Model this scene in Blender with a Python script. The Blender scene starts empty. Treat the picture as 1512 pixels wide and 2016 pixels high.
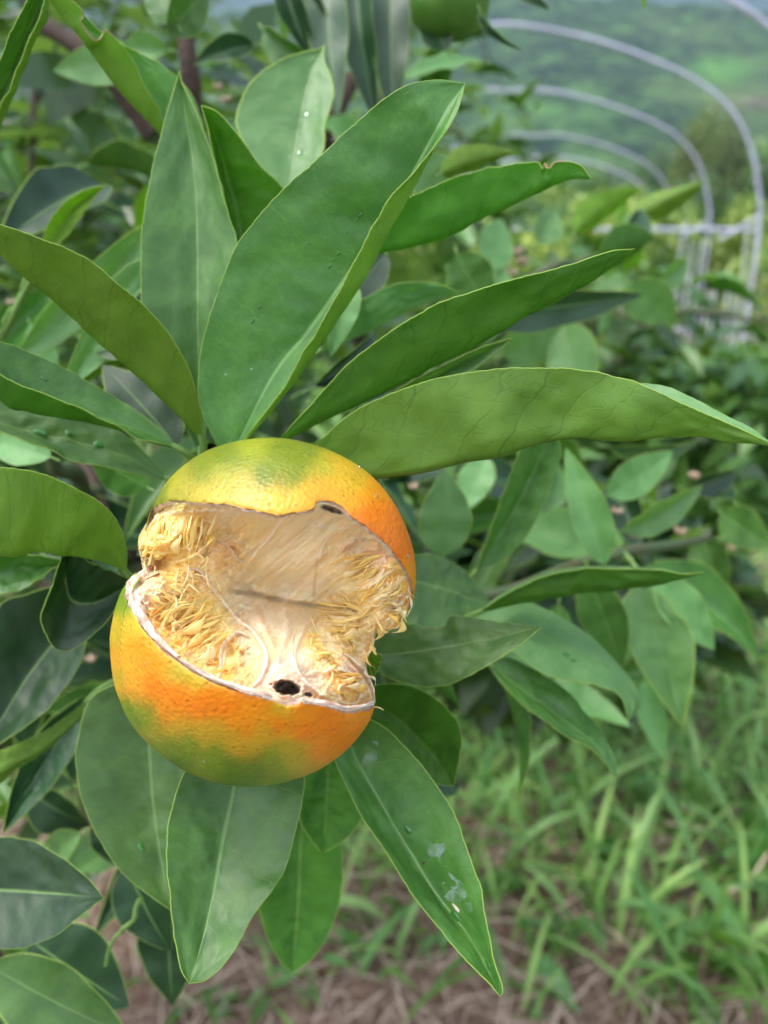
import bpy, math, random
import numpy as np
from mathutils import Vector, Matrix
R_ = math.radians
random.seed(7); rng = np.random.default_rng(7)
scene = bpy.context.scene

# ------------------------------------------------------------------ camera, world, sun, exposure
CAM_H, PITCH, FOC = 1.0, R_(20.0), 1512.0
cam_data = bpy.data.cameras.new('camera'); cam = bpy.data.objects.new('camera', cam_data)
scene.collection.objects.link(cam); scene.camera = cam
cam.location = (0, 0, CAM_H); cam.rotation_euler = (R_(90) - PITCH, 0, 0)
cam_data.sensor_fit = 'HORIZONTAL'; cam_data.sensor_width = 26.0; cam_data.lens = 26.0
cam_data.clip_start = 0.01; cam_data.clip_end = 20000
cam_data.dof.use_dof = True; cam_data.dof.focus_distance = 0.158; cam_data.dof.aperture_fstop = 11.5
world = bpy.data.worlds.new('World'); scene.world = world; world.use_nodes = True
SUN_EL, SUN_AZ = R_(66), R_(-85)          # azimuth measured from +Y towards +X
wn = world.node_tree.nodes; wl = world.node_tree.links
bg = wn['Background']; sky = wn.new('ShaderNodeTexSky'); sky.sky_type = 'NISHITA'; sky.sun_disc = False
sky.sun_elevation = SUN_EL; sky.sun_rotation = SUN_AZ; sky.dust_density = 4.0; sky.air_density = 1.0; sky.ozone_density = 1.0
hsv = wn.new('ShaderNodeHueSaturation'); hsv.inputs['Saturation'].default_value = .45; hsv.inputs['Value'].default_value = 1.25   # an overcast, whiter sky
wl.new(sky.outputs[0], hsv.inputs['Color']); wl.new(hsv.outputs[0], bg.inputs['Color']); bg.inputs['Strength'].default_value = 0.135
sd = bpy.data.lights.new('sun', 'SUN'); sun = bpy.data.objects.new('sun', sd); scene.collection.objects.link(sun)
sd.energy = 2.0; sd.angle = R_(16); sd.color = (1.0, 0.96, 0.9)
sdir = Vector((math.sin(SUN_AZ) * math.cos(SUN_EL), math.cos(SUN_AZ) * math.cos(SUN_EL), math.sin(SUN_EL)))
sun.rotation_euler = sdir.to_track_quat('Z', 'Y').to_euler(); sun.location = (0, 0, 30)
vs = scene.view_settings; vs.view_transform = 'Standard'; vs.look = 'None'; vs.gamma = 1; vs.use_curve_mapping = False
vs.exposure = 1.72
scene.render.engine = 'CYCLES'
cy = scene.cycles; cy.max_bounces = 12; cy.diffuse_bounces = 8; cy.glossy_bounces = 3; cy.transmission_bounces = 8
cy.transparent_max_bounces = 8; cy.volume_bounces = 0; cy.use_denoising = True

CP, SP = math.cos(PITCH), math.sin(PITCH)
def P(px, py, d):                          # a point d metres in front of the viewpoint, in world coordinates
    x = (px - 756) / FOC * d; y = -(py - 1008) / FOC * d
    return np.stack([x + 0 * d, d * CP + y * SP, CAM_H - d * SP + y * CP], -1)
def Pv(px, py, d): return Vector(P(px, py, np.float64(d)).tolist())

# ------------------------------------------------------------------ helpers
COL = scene.collection
def tag(o, label=None, cat=None, group=None, kind=None):
    if label: o['label'] = label
    if cat: o['category'] = cat
    if group: o['group'] = group
    if kind: o['kind'] = kind
    return o
def empty(name, loc, label=None, cat=None, group=None):
    o = bpy.data.objects.new(name, None); o.location = loc; o.empty_display_size = .1; COL.objects.link(o)
    o.parent = None
    return tag(o, label, cat, group)
def link(name, me, parent=None, inv=True):
    o = bpy.data.objects.new(name, me); COL.objects.link(o)
    if parent is not None:
        o.parent = parent
        if inv: o.matrix_parent_inverse = Matrix.Translation(parent_loc(parent)).inverted()
    return o
def parent_loc(o):
    v = Vector(o.location) if o.type == 'EMPTY' else Vector((0, 0, 0))
    return v
def mesh(name, V, F, mats, mi=None, uv=None, col=None, smooth=True, colname='Col'):
    me = bpy.data.meshes.new(name)
    V = np.asarray(V, dtype=np.float32)
    if isinstance(F, np.ndarray) and F.ndim == 2:
        n, k = F.shape
        me.vertices.add(len(V)); me.vertices.foreach_set('co', V.ravel())
        me.loops.add(n * k); me.loops.foreach_set('vertex_index', F.ravel().astype(np.int32))
        me.polygons.add(n); me.polygons.foreach_set('loop_start', (np.arange(n) * k).astype(np.int32))
        me.update(calc_edges=True); me.validate()
    else:
        me.from_pydata(V.tolist(), [], [list(f) for f in F]); me.update()
    for m in mats: me.materials.append(m)
    if mi is not None: me.polygons.foreach_set('material_index', np.asarray(mi, dtype=np.int32))
    li = np.zeros(len(me.loops), dtype=np.int32); me.loops.foreach_get('vertex_index', li)
    if uv is not None:
        l = me.uv_layers.new(name='UVMap'); l.data.foreach_set('uv', np.asarray(uv, dtype=np.float32)[li].ravel())
    if col is not None:
        a = me.color_attributes.new(colname, 'FLOAT_COLOR', 'POINT')
        c = np.asarray(col, dtype=np.float32)
        if c.shape[1] == 3: c = np.hstack([c, np.ones((len(c), 1), np.float32)])
        a.data.foreach_set('color', c.ravel())
    me.polygons.foreach_set('use_smooth', np.full(len(me.polygons), smooth))
    me.update()
    return me
def crom(pts, n, closed=False):            # Catmull-Rom through pts, resampled by arc length
    p = np.asarray(pts, float)
    if closed: q = np.vstack([p[-1], p, p[0], p[1]]); seg = len(p)
    else: q = np.vstack([2 * p[0] - p[1], p, 2 * p[-1] - p[-2]]); seg = len(p) - 1
    out = []
    for i in range(seg):
        a, b, c, d = q[i:i + 4]; t = np.linspace(0, 1, 13)[:-1, None]
        out.append(.5 * (2 * b + (c - a) * t + (2 * a - 5 * b + 4 * c - d) * t**2 + (3 * b - a - 3 * c + d) * t**3))
    out.append((p[0] if closed else p[-1])[None]); o = np.vstack(out)
    s = np.r_[0, np.cumsum(np.linalg.norm(np.diff(o[:, :2], axis=0), axis=1) + 1e-9)]; s /= s[-1]
    t = np.linspace(0, 1, n + 1)[:-1] if closed else np.linspace(0, 1, n)
    return np.stack([np.interp(t, s, o[:, k]) for k in range(o.shape[1])], -1)
def hsh(i): 
    x = np.sin(i * 12.9898) * 43758.5453; return x - np.floor(x)
def vnoise(p, seed=0):                     # value noise, p (...,2 or 3) -> -1..1
    p = np.asarray(p, float); i = np.floor(p); f = p - i; f = f * f * (3 - 2 * f); k = p.shape[-1]
    r = 0
    for c in range(2 ** k):
        b = np.array([(c >> j) & 1 for j in range(k)]); w = np.prod(np.where(b, f, 1 - f), -1)
        q = i + b; h = hsh(q[..., 0] * 1.0 + q[..., 1] * 57.31 + (q[..., 2] * 113.7 if k == 3 else 0) + seed * 17.17)
        r = r + w * h
    return r * 2 - 1
def fbm(p, o=4, seed=0):
    p = np.asarray(p, float); r = 0; a = .5
    for i in range(o): r = r + a * vnoise(p * 2**i, seed + i); a *= .5
    return r
def grid_faces(n, m, wrap=False, off=0):   # n rows, m cols
    j = np.arange(m if wrap else m - 1); i = np.arange(n - 1)
    I, J = np.meshgrid(i, j, indexing='ij'); J2 = (J + 1) % m
    return (np.stack([I * m + J, I * m + J2, (I + 1) * m + J2, (I + 1) * m + J], -1).reshape(-1, 4) + off)
def normals(G):
    du = np.gradient(G, axis=1); dv = np.gradient(G, axis=0); n = np.cross(du, dv)
    return n / (np.linalg.norm(n, axis=-1, keepdims=True) + 1e-12)
def tube(pts, rad, k=8):                   # verts, quads of a tube through world points
    p = np.asarray(pts, float); n = len(p); rad = np.broadcast_to(np.asarray(rad, float), (n,))
    t = np.gradient(p, axis=0); t /= np.linalg.norm(t, axis=1, keepdims=True) + 1e-12
    ref = np.array([.31, .17, .93]); a = np.cross(t, ref); a /= np.linalg.norm(a, axis=1, keepdims=True) + 1e-12
    b = np.cross(t, a); th = np.linspace(0, 2 * np.pi, k, endpoint=False)
    V = p[:, None] + rad[:, None, None] * (a[:, None] * np.cos(th)[None, :, None] + b[:, None] * np.sin(th)[None, :, None])
    return V.reshape(-1, 3), grid_faces(n, k, True)
def join(parts):                           # [(V,F,...)] -> V,F
    Vs, Fs, o = [], [], 0
    for v, f in parts: Vs.append(v); Fs.append(f + o); o += len(v)
    return np.vstack(Vs), np.vstack(Fs)
def shepard(pts, vals, q, p=3.0, eps=4.0):
    d = np.sqrt(((q[:, None, :] - pts[None]) ** 2).sum(-1) + eps**2); w = d ** -p
    return (w @ vals) / w.sum(1, keepdims=True)
def tps(pts, vals, q, s=500.0, lam=1e-3):
    a = pts / s; b = q / s; n = len(a)
    def U(r): return np.where(r > 1e-9, r * r * np.log(r + 1e-12), 0)
    K = U(np.linalg.norm(a[:, None] - a[None], axis=-1)) + lam * np.eye(n)
    Pm = np.c_[np.ones(n), a]; A = np.block([[K, Pm], [Pm.T, np.zeros((3, 3))]])
    w = np.linalg.solve(A, np.r_[vals, 0, 0, 0])
    return U(np.linalg.norm(b[:, None] - a[None], axis=-1)) @ w[:n] + np.c_[np.ones(len(b)), b] @ w[n:]
def dpoly(q, pl):                          # distance from q (n,2) to polyline
    pl = np.asarray(pl, float); d = np.full(len(q), 1e9)
    for a, b in zip(pl[:-1], pl[1:]):
        ab = b - a; t = np.clip(((q - a) @ ab) / (ab @ ab + 1e-9), 0, 1)
        d = np.minimum(d, np.linalg.norm(q - (a + t[:, None] * ab), axis=1))
    return d
def inpoly(q, pl):
    pl = np.asarray(pl, float); x, y = q[..., 0], q[..., 1]; c = np.zeros(x.shape, bool)
    j = len(pl) - 1
    for i in range(len(pl)):
        xi, yi = pl[i]; xj, yj = pl[j]
        c ^= ((yi > y) != (yj > y)) & (x < (xj - xi) * (y - yi) / (yj - yi + 1e-12) + xi); j = i
    return c
def sm(x, a, b): t = np.clip((x - a) / (b - a), 0, 1); return t * t * (3 - 2 * t)

# ------------------------------------------------------------------ node materials
class NT:
    def __init__(s, name):
        s.m = bpy.data.materials.new(name); s.m.use_nodes = True; s.t = s.m.node_tree; s.t.nodes.clear()
        s.out = s.n('ShaderNodeOutputMaterial')
    def n(s, typ, **kw):
        nd = s.t.nodes.new(typ)
        for k, v in kw.items(): setattr(nd, k, v)
        return nd
    def l(s, a, b): s.t.links.new(a, b)
    def val(s, sock, v):
        if hasattr(v, 'links') or isinstance(v, bpy.types.NodeSocket): s.l(v, sock)
        else: sock.default_value = v
    def math(s, op, a, b=0.0, c=None):
        m = s.n('ShaderNodeMath', operation=op); s.val(m.inputs[0], a); s.val(m.inputs[1], b)
        if c is not None: s.val(m.inputs[2], c)
        return m.outputs[0]
    def mix(s, f, a, b, typ='MIX'):
        m = s.n('ShaderNodeMix', data_type='RGBA', blend_type=typ); s.val(m.inputs[0], f)
        for sk, v in ((m.inputs[6], a), (m.inputs[7], b)): s.val(sk, v if not isinstance(v, tuple) or len(v) == 4 else (*v, 1))
        return m.outputs[2]
    def ramp(s, f, a, b):                 # smoothstep
        m = s.n('ShaderNodeMapRange', interpolation_type='SMOOTHSTEP'); s.val(m.inputs[0], f)
        m.inputs[1].default_value = a; m.inputs[2].default_value = b; return m.outputs[0]
    def noise(s, vec, scale, detail=3, rough=.5, dist=0):
        m = s.n('ShaderNodeTexNoise'); m.inputs['Scale'].default_value = scale; m.inputs['Detail'].default_value = detail
        m.inputs['Roughness'].default_value = rough; m.inputs['Distortion'].default_value = dist
        if vec is not None: s.l(vec, m.inputs['Vector'])
        return m.outputs[0]
    def mapping(s, vec, scale=(1, 1, 1), rot=(0, 0, 0), loc=(0, 0, 0)):
        m = s.n('ShaderNodeMapping'); s.l(vec, m.inputs[0]); m.inputs['Scale'].default_value = scale
        m.inputs['Rotation'].default_value = rot
        if isinstance(loc, tuple): m.inputs['Location'].default_value = loc
        else: s.l(loc, m.inputs['Location'])
        return m.outputs[0]
    def bump(s, h, strength, dist, prev=None):
        b = s.n('ShaderNodeBump'); b.inputs['Strength'].default_value = strength; b.inputs['Distance'].default_value = dist
        s.l(h, b.inputs['Height'])
        if prev is not None: s.l(prev, b.inputs['Normal'])
        return b.outputs[0]
    def bsdf(s, col, rough=.5, normal=None, spec=.5, **kw):
        b = s.n('ShaderNodeBsdfPrincipled'); s.val(b.inputs['Base Color'], col if not isinstance(col, tuple) else (*col, 1) if len(col) == 3 else col)
        s.val(b.inputs['Roughness'], rough); s.val(b.inputs['Specular IOR Level'], spec)
        if normal is not None: s.l(normal, b.inputs['Normal'])
        for k, v in kw.items(): s.val(b.inputs[k.replace('_', ' ')], v)
        return b.outputs[0]
    def trans(s, sh, col, f, normal=None):
        t = s.n('ShaderNodeBsdfTranslucent'); s.val(t.inputs[0], (*col[:3], 1) if isinstance(col, tuple) else col)
        if normal is not None: s.l(normal, t.inputs[1])
        m = s.n('ShaderNodeMixShader'); s.val(m.inputs[0], f); s.l(sh, m.inputs[1]); s.l(t.outputs[0], m.inputs[2]); return m.outputs[0]
    def done(s, sh): s.l(sh, s.out.inputs[0]); return s.m

def leaf_mat(name, under=False, c1=None, c2=None, rough=.36, tr=.35, trc=(.22, .5, .04), pale=None):
    t = NT(name); uv = t.n('ShaderNodeUVMap').outputs[0]; oi = t.n('ShaderNodeObjectInfo')
    sep = t.n('ShaderNodeSeparateXYZ'); t.l(uv, sep.inputs[0]); u, v = sep.outputs[0], sep.outputs[1]
    loc = t.n('ShaderNodeCombineXYZ'); t.val(loc.inputs[0], t.math('MULTIPLY', oi.outputs['Random'], 37.0))
    au = t.math('ABSOLUTE', t.math('SUBTRACT', u, .5))
    big = t.noise(t.mapping(uv, (3, 7, 1), loc=loc.outputs[0]), 1.0, 4, .6)
    fine = t.noise(t.mapping(uv, (60, 170, 1)), 1.0, 4, .7)
    col = t.mix(t.ramp(big, .3, .72), c1, c2)
    # lateral veins: lines running out and forward from the midrib
    wob = t.math('MULTIPLY', t.math('SUBTRACT', t.noise(t.mapping(uv, (4, 9, 1)), 1.0, 2), .5), .09)
    ph = t.math('ADD', t.math('SUBTRACT', v, t.math('MULTIPLY', au, .26)), wob)
    st = t.math('ABSOLUTE', t.math('SUBTRACT', t.math('FRACT', t.math('MULTIPLY', ph, 11.0)), .5))
    lat = t.math('SUBTRACT', 1.0, t.ramp(st, .0, .055))
    vor = t.n('ShaderNodeTexVoronoi', feature='DISTANCE_TO_EDGE'); vor.inputs['Scale'].default_value = 1.0
    dst = t.n('ShaderNodeVectorMath', operation='ADD'); nz = t.n('ShaderNodeTexNoise'); nz.inputs['Scale'].default_value = 9; t.l(uv, nz.inputs[0])
    sc = t.n('ShaderNodeVectorMath', operation='SCALE'); t.l(nz.outputs['Color'], sc.inputs[0]); sc.inputs['Scale'].default_value = .12
    t.l(uv, dst.inputs[0]); t.l(sc.outputs[0], dst.inputs[1])
    t.l(t.mapping(dst.outputs[0], (9, 26, 1), (0, 0, .5)), vor.inputs['Vector'])
    net = t.math('SUBTRACT', 1.0, t.ramp(vor.outputs['Distance'], .0, .05))
    mid = t.math('SUBTRACT', 1.0, t.ramp(au, .008, .022))
    fade = t.math('SUBTRACT', 1.0, t.ramp(v, .85, 1.0))
    mid = t.math('MULTIPLY', mid, fade)
    if under:
        veins = t.math('MULTIPLY', t.math('MAXIMUM', t.math('MULTIPLY', lat, .8), t.math('MULTIPLY', net, .45)), t.ramp(t.noise(t.mapping(uv, (3, 6, 1)), 1.0), .38, .6))
        col = t.mix(t.math('MULTIPLY', veins, .6), col, (c1[0] * .42, c1[1] * .55, c1[2] * .5))
        col = t.mix(t.math('MULTIPLY', mid, .5), col, (.3, .42, .1))
        gl = t.n('ShaderNodeTexVoronoi'); gl.inputs['Scale'].default_value = 1; t.l(t.mapping(uv, (60, 180, 1)), gl.inputs['Vector'])
        col = t.mix(t.math('MULTIPLY', t.ramp(gl.outputs['Distance'], .35, .05), .14), col, (c2[0] * 1.6, c2[1] * 1.4, c2[2] * 1.5))
        hgt = t.math('ADD', t.math('MULTIPLY', lat, .5), t.math('ADD', t.math('MULTIPLY', fine, .35), t.math('MULTIPLY', net, .3)))
        nm = t.bump(hgt, .35, .00025)
    else:
        mot = t.noise(t.mapping(uv, (16, 44, 1)), 1.0, 5, .75)
        col = t.mix(t.math('MULTIPLY', t.ramp(mot, .35, .7), .45), (c1[0] * .8, c1[1] * .8, c1[2] * .8, 1), col) if False else t.mix(t.math('MULTIPLY', t.ramp(mot, .62, .38), .4), col, (c1[0] * .7, c1[1] * .75, c1[2] * .7))
        col = t.mix(t.math('MULTIPLY', lat, .10), col, (c2[0] * 1.5, c2[1] * 1.35, c2[2] * 1.5))
        col = t.mix(t.math('MULTIPLY', mid, .8), col, (.19, .36, .10))
        gl = t.n('ShaderNodeTexVoronoi'); gl.inputs['Scale'].default_value = 1; t.l(t.mapping(uv, (26, 75, 1)), gl.inputs['Vector'])
        col = t.mix(t.math('MULTIPLY', t.ramp(gl.outputs['Distance'], .16, .04), .35), col, (c2[0] * 2.2, c2[1] * 1.8, c2[2] * 2))
        hgt = t.math('SUBTRACT', t.math('MULTIPLY', fine, .5), t.math('ADD', t.math('MULTIPLY', lat, .2), t.math('MULTIPLY', mid, .8)))
        hgt = t.math('ADD', hgt, t.math('MULTIPLY', big, 1.5))
        nm = t.bump(hgt, .4, .00035)
    hs = t.n('ShaderNodeHueSaturation'); t.l(col, hs.inputs['Color'])
    t.val(hs.inputs['Value'], t.math('ADD', t.math('MULTIPLY', oi.outputs['Random'], .5), .75))
    t.val(hs.inputs['Hue'], t.math('ADD', t.math('MULTIPLY', oi.outputs['Random'], .02), .49))
    rg = t.math('ADD', t.math('MULTIPLY', big, .18), rough - .06)
    sh = t.bsdf(hs.outputs[0], rg, nm, .5 if under else .58)
    tcol = (*trc, 1)
    if under: tcol = t.mix(t.math('MULTIPLY', veins, .75), t.mix(t.ramp(big, .25, .75), (trc[0] * .75, trc[1] * .8, trc[2], 1), (*trc, 1)), (trc[0] * .35, trc[1] * .5, trc[2] * .5, 1))
    sh = t.trans(sh, tcol, tr, nm)
    return t.done(sh)
M = {}
M['top'] = leaf_mat('leaf_upper_side', False, (.056, .160, .026), (.105, .25, .042), .38, .2, (.16, .42, .03))
M['under'] = leaf_mat('leaf_underside', True, (.18, .33, .034), (.25, .43, .05), .50, .5, (.50, .74, .05))
M['under_olive'] = leaf_mat('leaf_underside_olive', True, (.105, .215, .022), (.155, .29, .035), .50, .45, (.34, .50, .04))
M['under_green'] = leaf_mat('leaf_underside_deep_green', True, (.06, .19, .012), (.10, .27, .02), .5, .5, (.24, .58, .01))
M['pale'] = leaf_mat('leaf_sheen_side', False, (.14, .32, .10), (.22, .42, .15), .40, .4, (.35, .65, .12))  # paler copy of the upper side, sky sheen put into the colour
M['dark'] = leaf_mat('leaf_shaded_side', False, (.012, .050, .014), (.025, .085, .022), .42, .12, (.07, .28, .02))  # darker copy of the upper side, inner-crown shade put into the colour
def plain(name, col, rough=.6, bumps=None, tr=None, spec=.5, var=None, vscale=60, **kw):
    t = NT(name); tc = t.n('ShaderNodeTexCoord').outputs['Object']; c = (*col, 1); nm = None
    if var is not None: c = t.mix(t.ramp(t.noise(tc, vscale, 4, .6), .3, .7), col, var)
    if bumps: nm = t.bump(t.noise(tc, bumps[0], 4, .6), bumps[1], bumps[2])
    sh = t.bsdf(c, rough, nm, spec, **kw)
    if tr: sh = t.trans(sh, tr[1], tr[0])
    return t.done(sh)
M['rim'] = plain('leaf_margin', (.34, .48, .10), .5, tr=(.4, (.6, .8, .15)))
M['rim_brown'] = plain('leaf_margin_scar', (.45, .28, .14), .7)
M['petiole'] = plain('petiole', (.13, .27, .05), .5, tr=(.15, (.3, .5, .1)), var=(.2, .34, .08))
M['bark'] = plain('bark', (.07, .042, .030), .85, (220, .8, .002), var=(.05, .03, .022))
M['twig'] = plain('green_twig', (.05, .10, .03), .6, (300, .5, .001), var=(.09, .085, .04), vscale=90)
M['water'] = NT('water_drop')
M['water'] = M['water'].done(M['water'].bsdf((1, 1, 1), .03, None, .5, Transmission_Weight=1.0, IOR=1.33))

# ------------------------------------------------------------------ leaves
def rails_to_grid(rails, nv, nu, us=None, roundness=.5):
    K = len(rails); us = us or ([0, .5, 1] if K == 3 else [0, .5, .8, 1])
    G = np.stack(rails, 1)                 # nv, K, 3 (world)
    uu = np.linspace(0, 1, nu); out = np.zeros((len(G), nu, 3))
    ext = np.concatenate([2 * G[:, :1] - G[:, 1:2], G, 2 * G[:, -1:] - G[:, -2:-1]], 1)
    for j, u in enumerate(uu):
        k = min(max(np.searchsorted(us, u, side='right') - 1, 0), K - 2); t = (u - us[k]) / (us[k + 1] - us[k])
        a, b, c, d = ext[:, k], ext[:, k + 1], ext[:, k + 2], ext[:, k + 3]
        cr = .5 * (2 * b + (c - a) * t + (2 * a - 5 * b + 4 * c - d) * t**2 + (3 * b - a - 3 * c + d) * t**3)
        out[:, j] = roundness * cr + (1 - roundness) * (b * (1 - t) + c * t)
    return out
def leaf_mesh(G, face, mats, hero=True, wave=.0006, th=.00032, rimr=.00021, seed=0, scallop=.00035, brown=None, pet=None, centre=None):
    nv, nu, _ = G.shape; v = np.linspace(0, 1, nv)[:, None]; u = np.linspace(0, 1, nu)[None]
    N = normals(G)
    if face is not None:
        c = G[nv // 2, nu // 4]; s = np.sign(N[nv // 2, nu // 4] @ (np.array(cam.location) - c)); s = 1 if s == 0 else s
        N = N * (s if face == 'top' else -s)
    env = np.sin(np.pi * np.clip(v, 0, 1)) ** .6
    uvn = np.stack([u * 3 + 0 * v, v * 7 + 0 * u], -1) + seed * 3.1
    G = G + N * (fbm(uvn, 3, seed) * wave * 2.2 * env)[..., None]
    if scallop:
        L = np.linalg.norm(np.diff(G[:, 0], axis=0), axis=1).sum(); k = L / .0026
        for e, q in ((0, 1), (nu - 1, nu - 2)):
            dr = G[:, e] - G[:, q]; dr /= np.linalg.norm(dr, axis=1, keepdims=True) + 1e-9
            ss = (np.abs(np.sin(v[:, 0] * k * np.pi + 2 * np.sin(v[:, 0] * 23 + seed))) * .5 + .5 * vnoise(np.c_[v[:, 0] * k * .7, v[:, 0] * 0 + seed], e))
            G[:, e] += dr * (ss * scallop * env[:, 0])[:, None]
    top = G + N * th / 2; bot = G - N * th / 2
    UV = np.stack(np.broadcast_arrays(u, v), -1).reshape(-1, 2)
    nn = nv * nu; fa = grid_faces(nv, nu)
    # winding: make the top face wind outwards
    tri = fa[len(fa) // 2]; a, b, c = top.reshape(-1, 3)[tri[:3]]
    if np.dot(np.cross(b - a, c - a), N.reshape(-1, 3)[tri[0]]) < 0: ft, fb = fa[:, ::-1], fa + nn
    else: ft, fb = fa, fa[:, ::-1] + nn
    V = [top.reshape(-1, 3), bot.reshape(-1, 3)]; F = [ft, fb]; mi = [np.zeros(len(ft)), np.ones(len(fb))]; UVs = [UV, UV]; off = 2 * nn
    if hero:
        vv = v[:, 0]; tp = np.clip(np.minimum(vv * 14, (1 - vv) * 14 + .35), .25, 1)
        for e in (0, nu - 1):
            tv, tf = tube(G[:, e], rimr * tp, 6); V.append(tv); F.append(tf + off); off += len(tv)
            m = np.full(len(tf), 2); r = np.repeat(np.arange(nv - 1), 6) / (nv - 1)
            if brown and brown[2] == (e > 0): m[(r > brown[0]) & (r < brown[1])] = 4
            mi.append(m); UVs.append(np.zeros((len(tv), 2)))
    else:
        j = np.arange(nv - 1)
        for e in (0, nu - 1):
            f = np.stack([j * nu + e, (j + 1) * nu + e, (j + 1) * nu + e + nn, j * nu + e + nn], -1); F.append(f); mi.append(np.full(len(f), 2))
    if pet is not None:
        b0 = G[0].mean(0); b1 = G[min(3, nv - 1)].mean(0); pe = np.asarray(pet, float); d = b0 - b1; d /= np.linalg.norm(d) + 1e-9
        Lp = np.linalg.norm(pe - b0); t = np.linspace(0, 1, 9)[:, None]; c1 = b0 + d * Lp * .4
        pts = (1 - t)**2 * (b0 - d * .001) + 2 * (1 - t) * t * c1 + t**2 * pe
        tv, tf = tube(pts, np.linspace(.0008, .0012, 9) if hero else np.linspace(.0008, .0011, 9), 7); V.append(tv); F.append(tf + off); off += len(tv)
        mi.append(np.full(len(tf), 3)); UVs.append(np.zeros((len(tv), 2)))
    V = np.vstack(V)
    if centre is not None: V = V - centre
    return mesh('leaf', V, np.vstack(F), mats, np.concatenate(mi), np.vstack(UVs)), (G, N)
LM = lambda a, b: [M[a], M[b], M['rim'], M['petiole'], M['rim_brown']]

near_base = Vector((-.46, .68, 0))
near_tree = empty('citrus_tree', near_base, 'nearest citrus tree, glossy pointed leaves filling the left and middle around the split fruit', 'tree', 'citrus trees of the orchard')
near_tree['kind'] = 'thing'
HERO = {}
def hero(key, rails, d, offs, face='top', mats=('top', 'under'), nv=90, nu=26, us=None, auto=None, pet=None, seed=None, rnd=.5, brown=None, wave=.0006, tree=None, label=None, rimr=.00016):
    """rails: outlines base->tip in photo pixels; d: depth along the leaf (mm); offs: mm nearer(-)/farther(+) per rail."""
    seed = seed if seed is not None else len(HERO) + 1
    rr = [crom([(x, y, 0) for x, y in r], nv) for r in rails]
    if auto is not None:                   # the far half of a folded blade, hidden behind the near half
        f, dd = auto; rr.append(rr[1] + f * (rr[0] - rr[1])); offs = list(offs) + [dd]
    v = np.linspace(0, 1, nv); dep = crom([(i / (len(d) - 1), q) for i, q in enumerate(d)], nv)[:, 1] if len(d) > 2 else np.linspace(d[0], d[-1], nv)
    env = np.clip(np.sin(np.pi * v), 0, 1) ** .7; W = []
    for r, o in zip(rr, offs): W.append(P(r[:, 0], r[:, 1], (dep + o * env) / 1000))
    G = rails_to_grid(W, nv, nu, us, rnd)
    p = P(pet[0], pet[1], np.float64(pet[2] / 1000)) if pet else None
    c = G.reshape(-1, 3).mean(0)
    me, gn = leaf_mesh(G, face, LM(*mats), True, wave, seed=seed, brown=brown, pet=p, centre=c, rimr=rimr)
    o = link('leaf', me, tree or near_tree); o.location = c
    if label: o['label'] = label
    HERO[key] = (o, *gn); return o

node = (398, 905, 203)
hero('central', [
 [(430,885),(393,790),(398,690),(425,590),(470,480),(545,390),(640,300),(735,215),(800,170),(860,157),(915,165)],
 [(462,885),(541,735),(600,660),(655,585),(708,505),(765,420),(813,338),(850,270),(880,215),(903,182),(915,165)],
 [(470,885),(563,775),(615,691),(660,625),(703,562),(747,489),(795,412),(835,335),(868,270),(893,215),(915,165)],
 [(466,885),(556,764),(607,669),(645,605),(708,489),(774,390),(815,345),(853,298),(894,232),(908,195),(915,165)]],
 (194, 182, 174, 171, 174), (-2, 4, -1, -5), 'top', ('top', 'under'), 120, 34, [0, .5, .78, 1], pet=node, seed=3, rnd=.4, wave=.0009)
hero('bitten_right', [
 [(700,525),(745,430),(800,393),(860,365),(950,335),(1040,322),(1062,322),(1068,334),(1074,320),(1080,333),(1096,319),(1140,325),(1163,352)],
 [(690,540),(740,503),(800,487),(880,465),(960,430),(1030,395),(1090,365),(1130,352),(1163,352)]],
 (215, 200, 190), (-5, 0), 'under', ('pale', 'under_green'), auto=(.75, 12), pet=(430, 800, 215), brown=(.78, .88, False), label='leaf with a bitten notch in its upper margin near the tip')
hero('right_mid', [
 [(545,870),(610,800),(680,725),(760,660),(850,605),(940,572),(1040,545),(1130,520),(1200,495),(1250,490)],
 [(545,875),(620,840),(700,800),(790,755),(880,710),(960,670),(1050,615),(1130,570),(1190,535),(1250,490)]],
 (192, 172, 160), (-5, 0), 'under', ('top', 'under_green'), auto=(.6, 10), pet=node, rnd=.6)
hero('right_mid_behind', [  # a pale blade lying behind right_mid
 [(600,885),(700,820),(800,760),(900,705),(960,680),(1010,665)],
 [(600,890),(700,830),(800,775),(900,715),(970,685),(1010,665)],
 [(600,895),(700,850),(800,800),(900,745),(970,700),(1010,665)]],
 (205, 198, 190), (-1, 1, -1), 'top', ('pale', 'under'), pet=(420, 890, 212))
hero('big_right', [
 [(600,900),(680,825),(760,780),(850,750),(950,733),(1060,726),(1150,733),(1240,752),(1300,775),(1370,808),(1450,845),(1525,878)],
 [(610,910),(680,935),(740,938),(830,925),(920,905),(1000,888),(1100,873),(1200,863),(1290,860),(1380,862),(1450,870),(1525,878)],
 [(605,905),(700,870),(800,820),(900,795),(1000,775),(1100,755),(1180,745),(1240,750),(1290,755),(1350,775),(1420,810),(1480,845),(1525,878)]],
 (190, 168, 152, 150), (-5, 0, 9), 'under', ('pale', 'under_olive'), 110, 30, pet=(420, 905, 207), seed=12, rnd=.7, wave=.0013, label='largest leaf, its olive underside turned to the viewer over the fruit')
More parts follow.
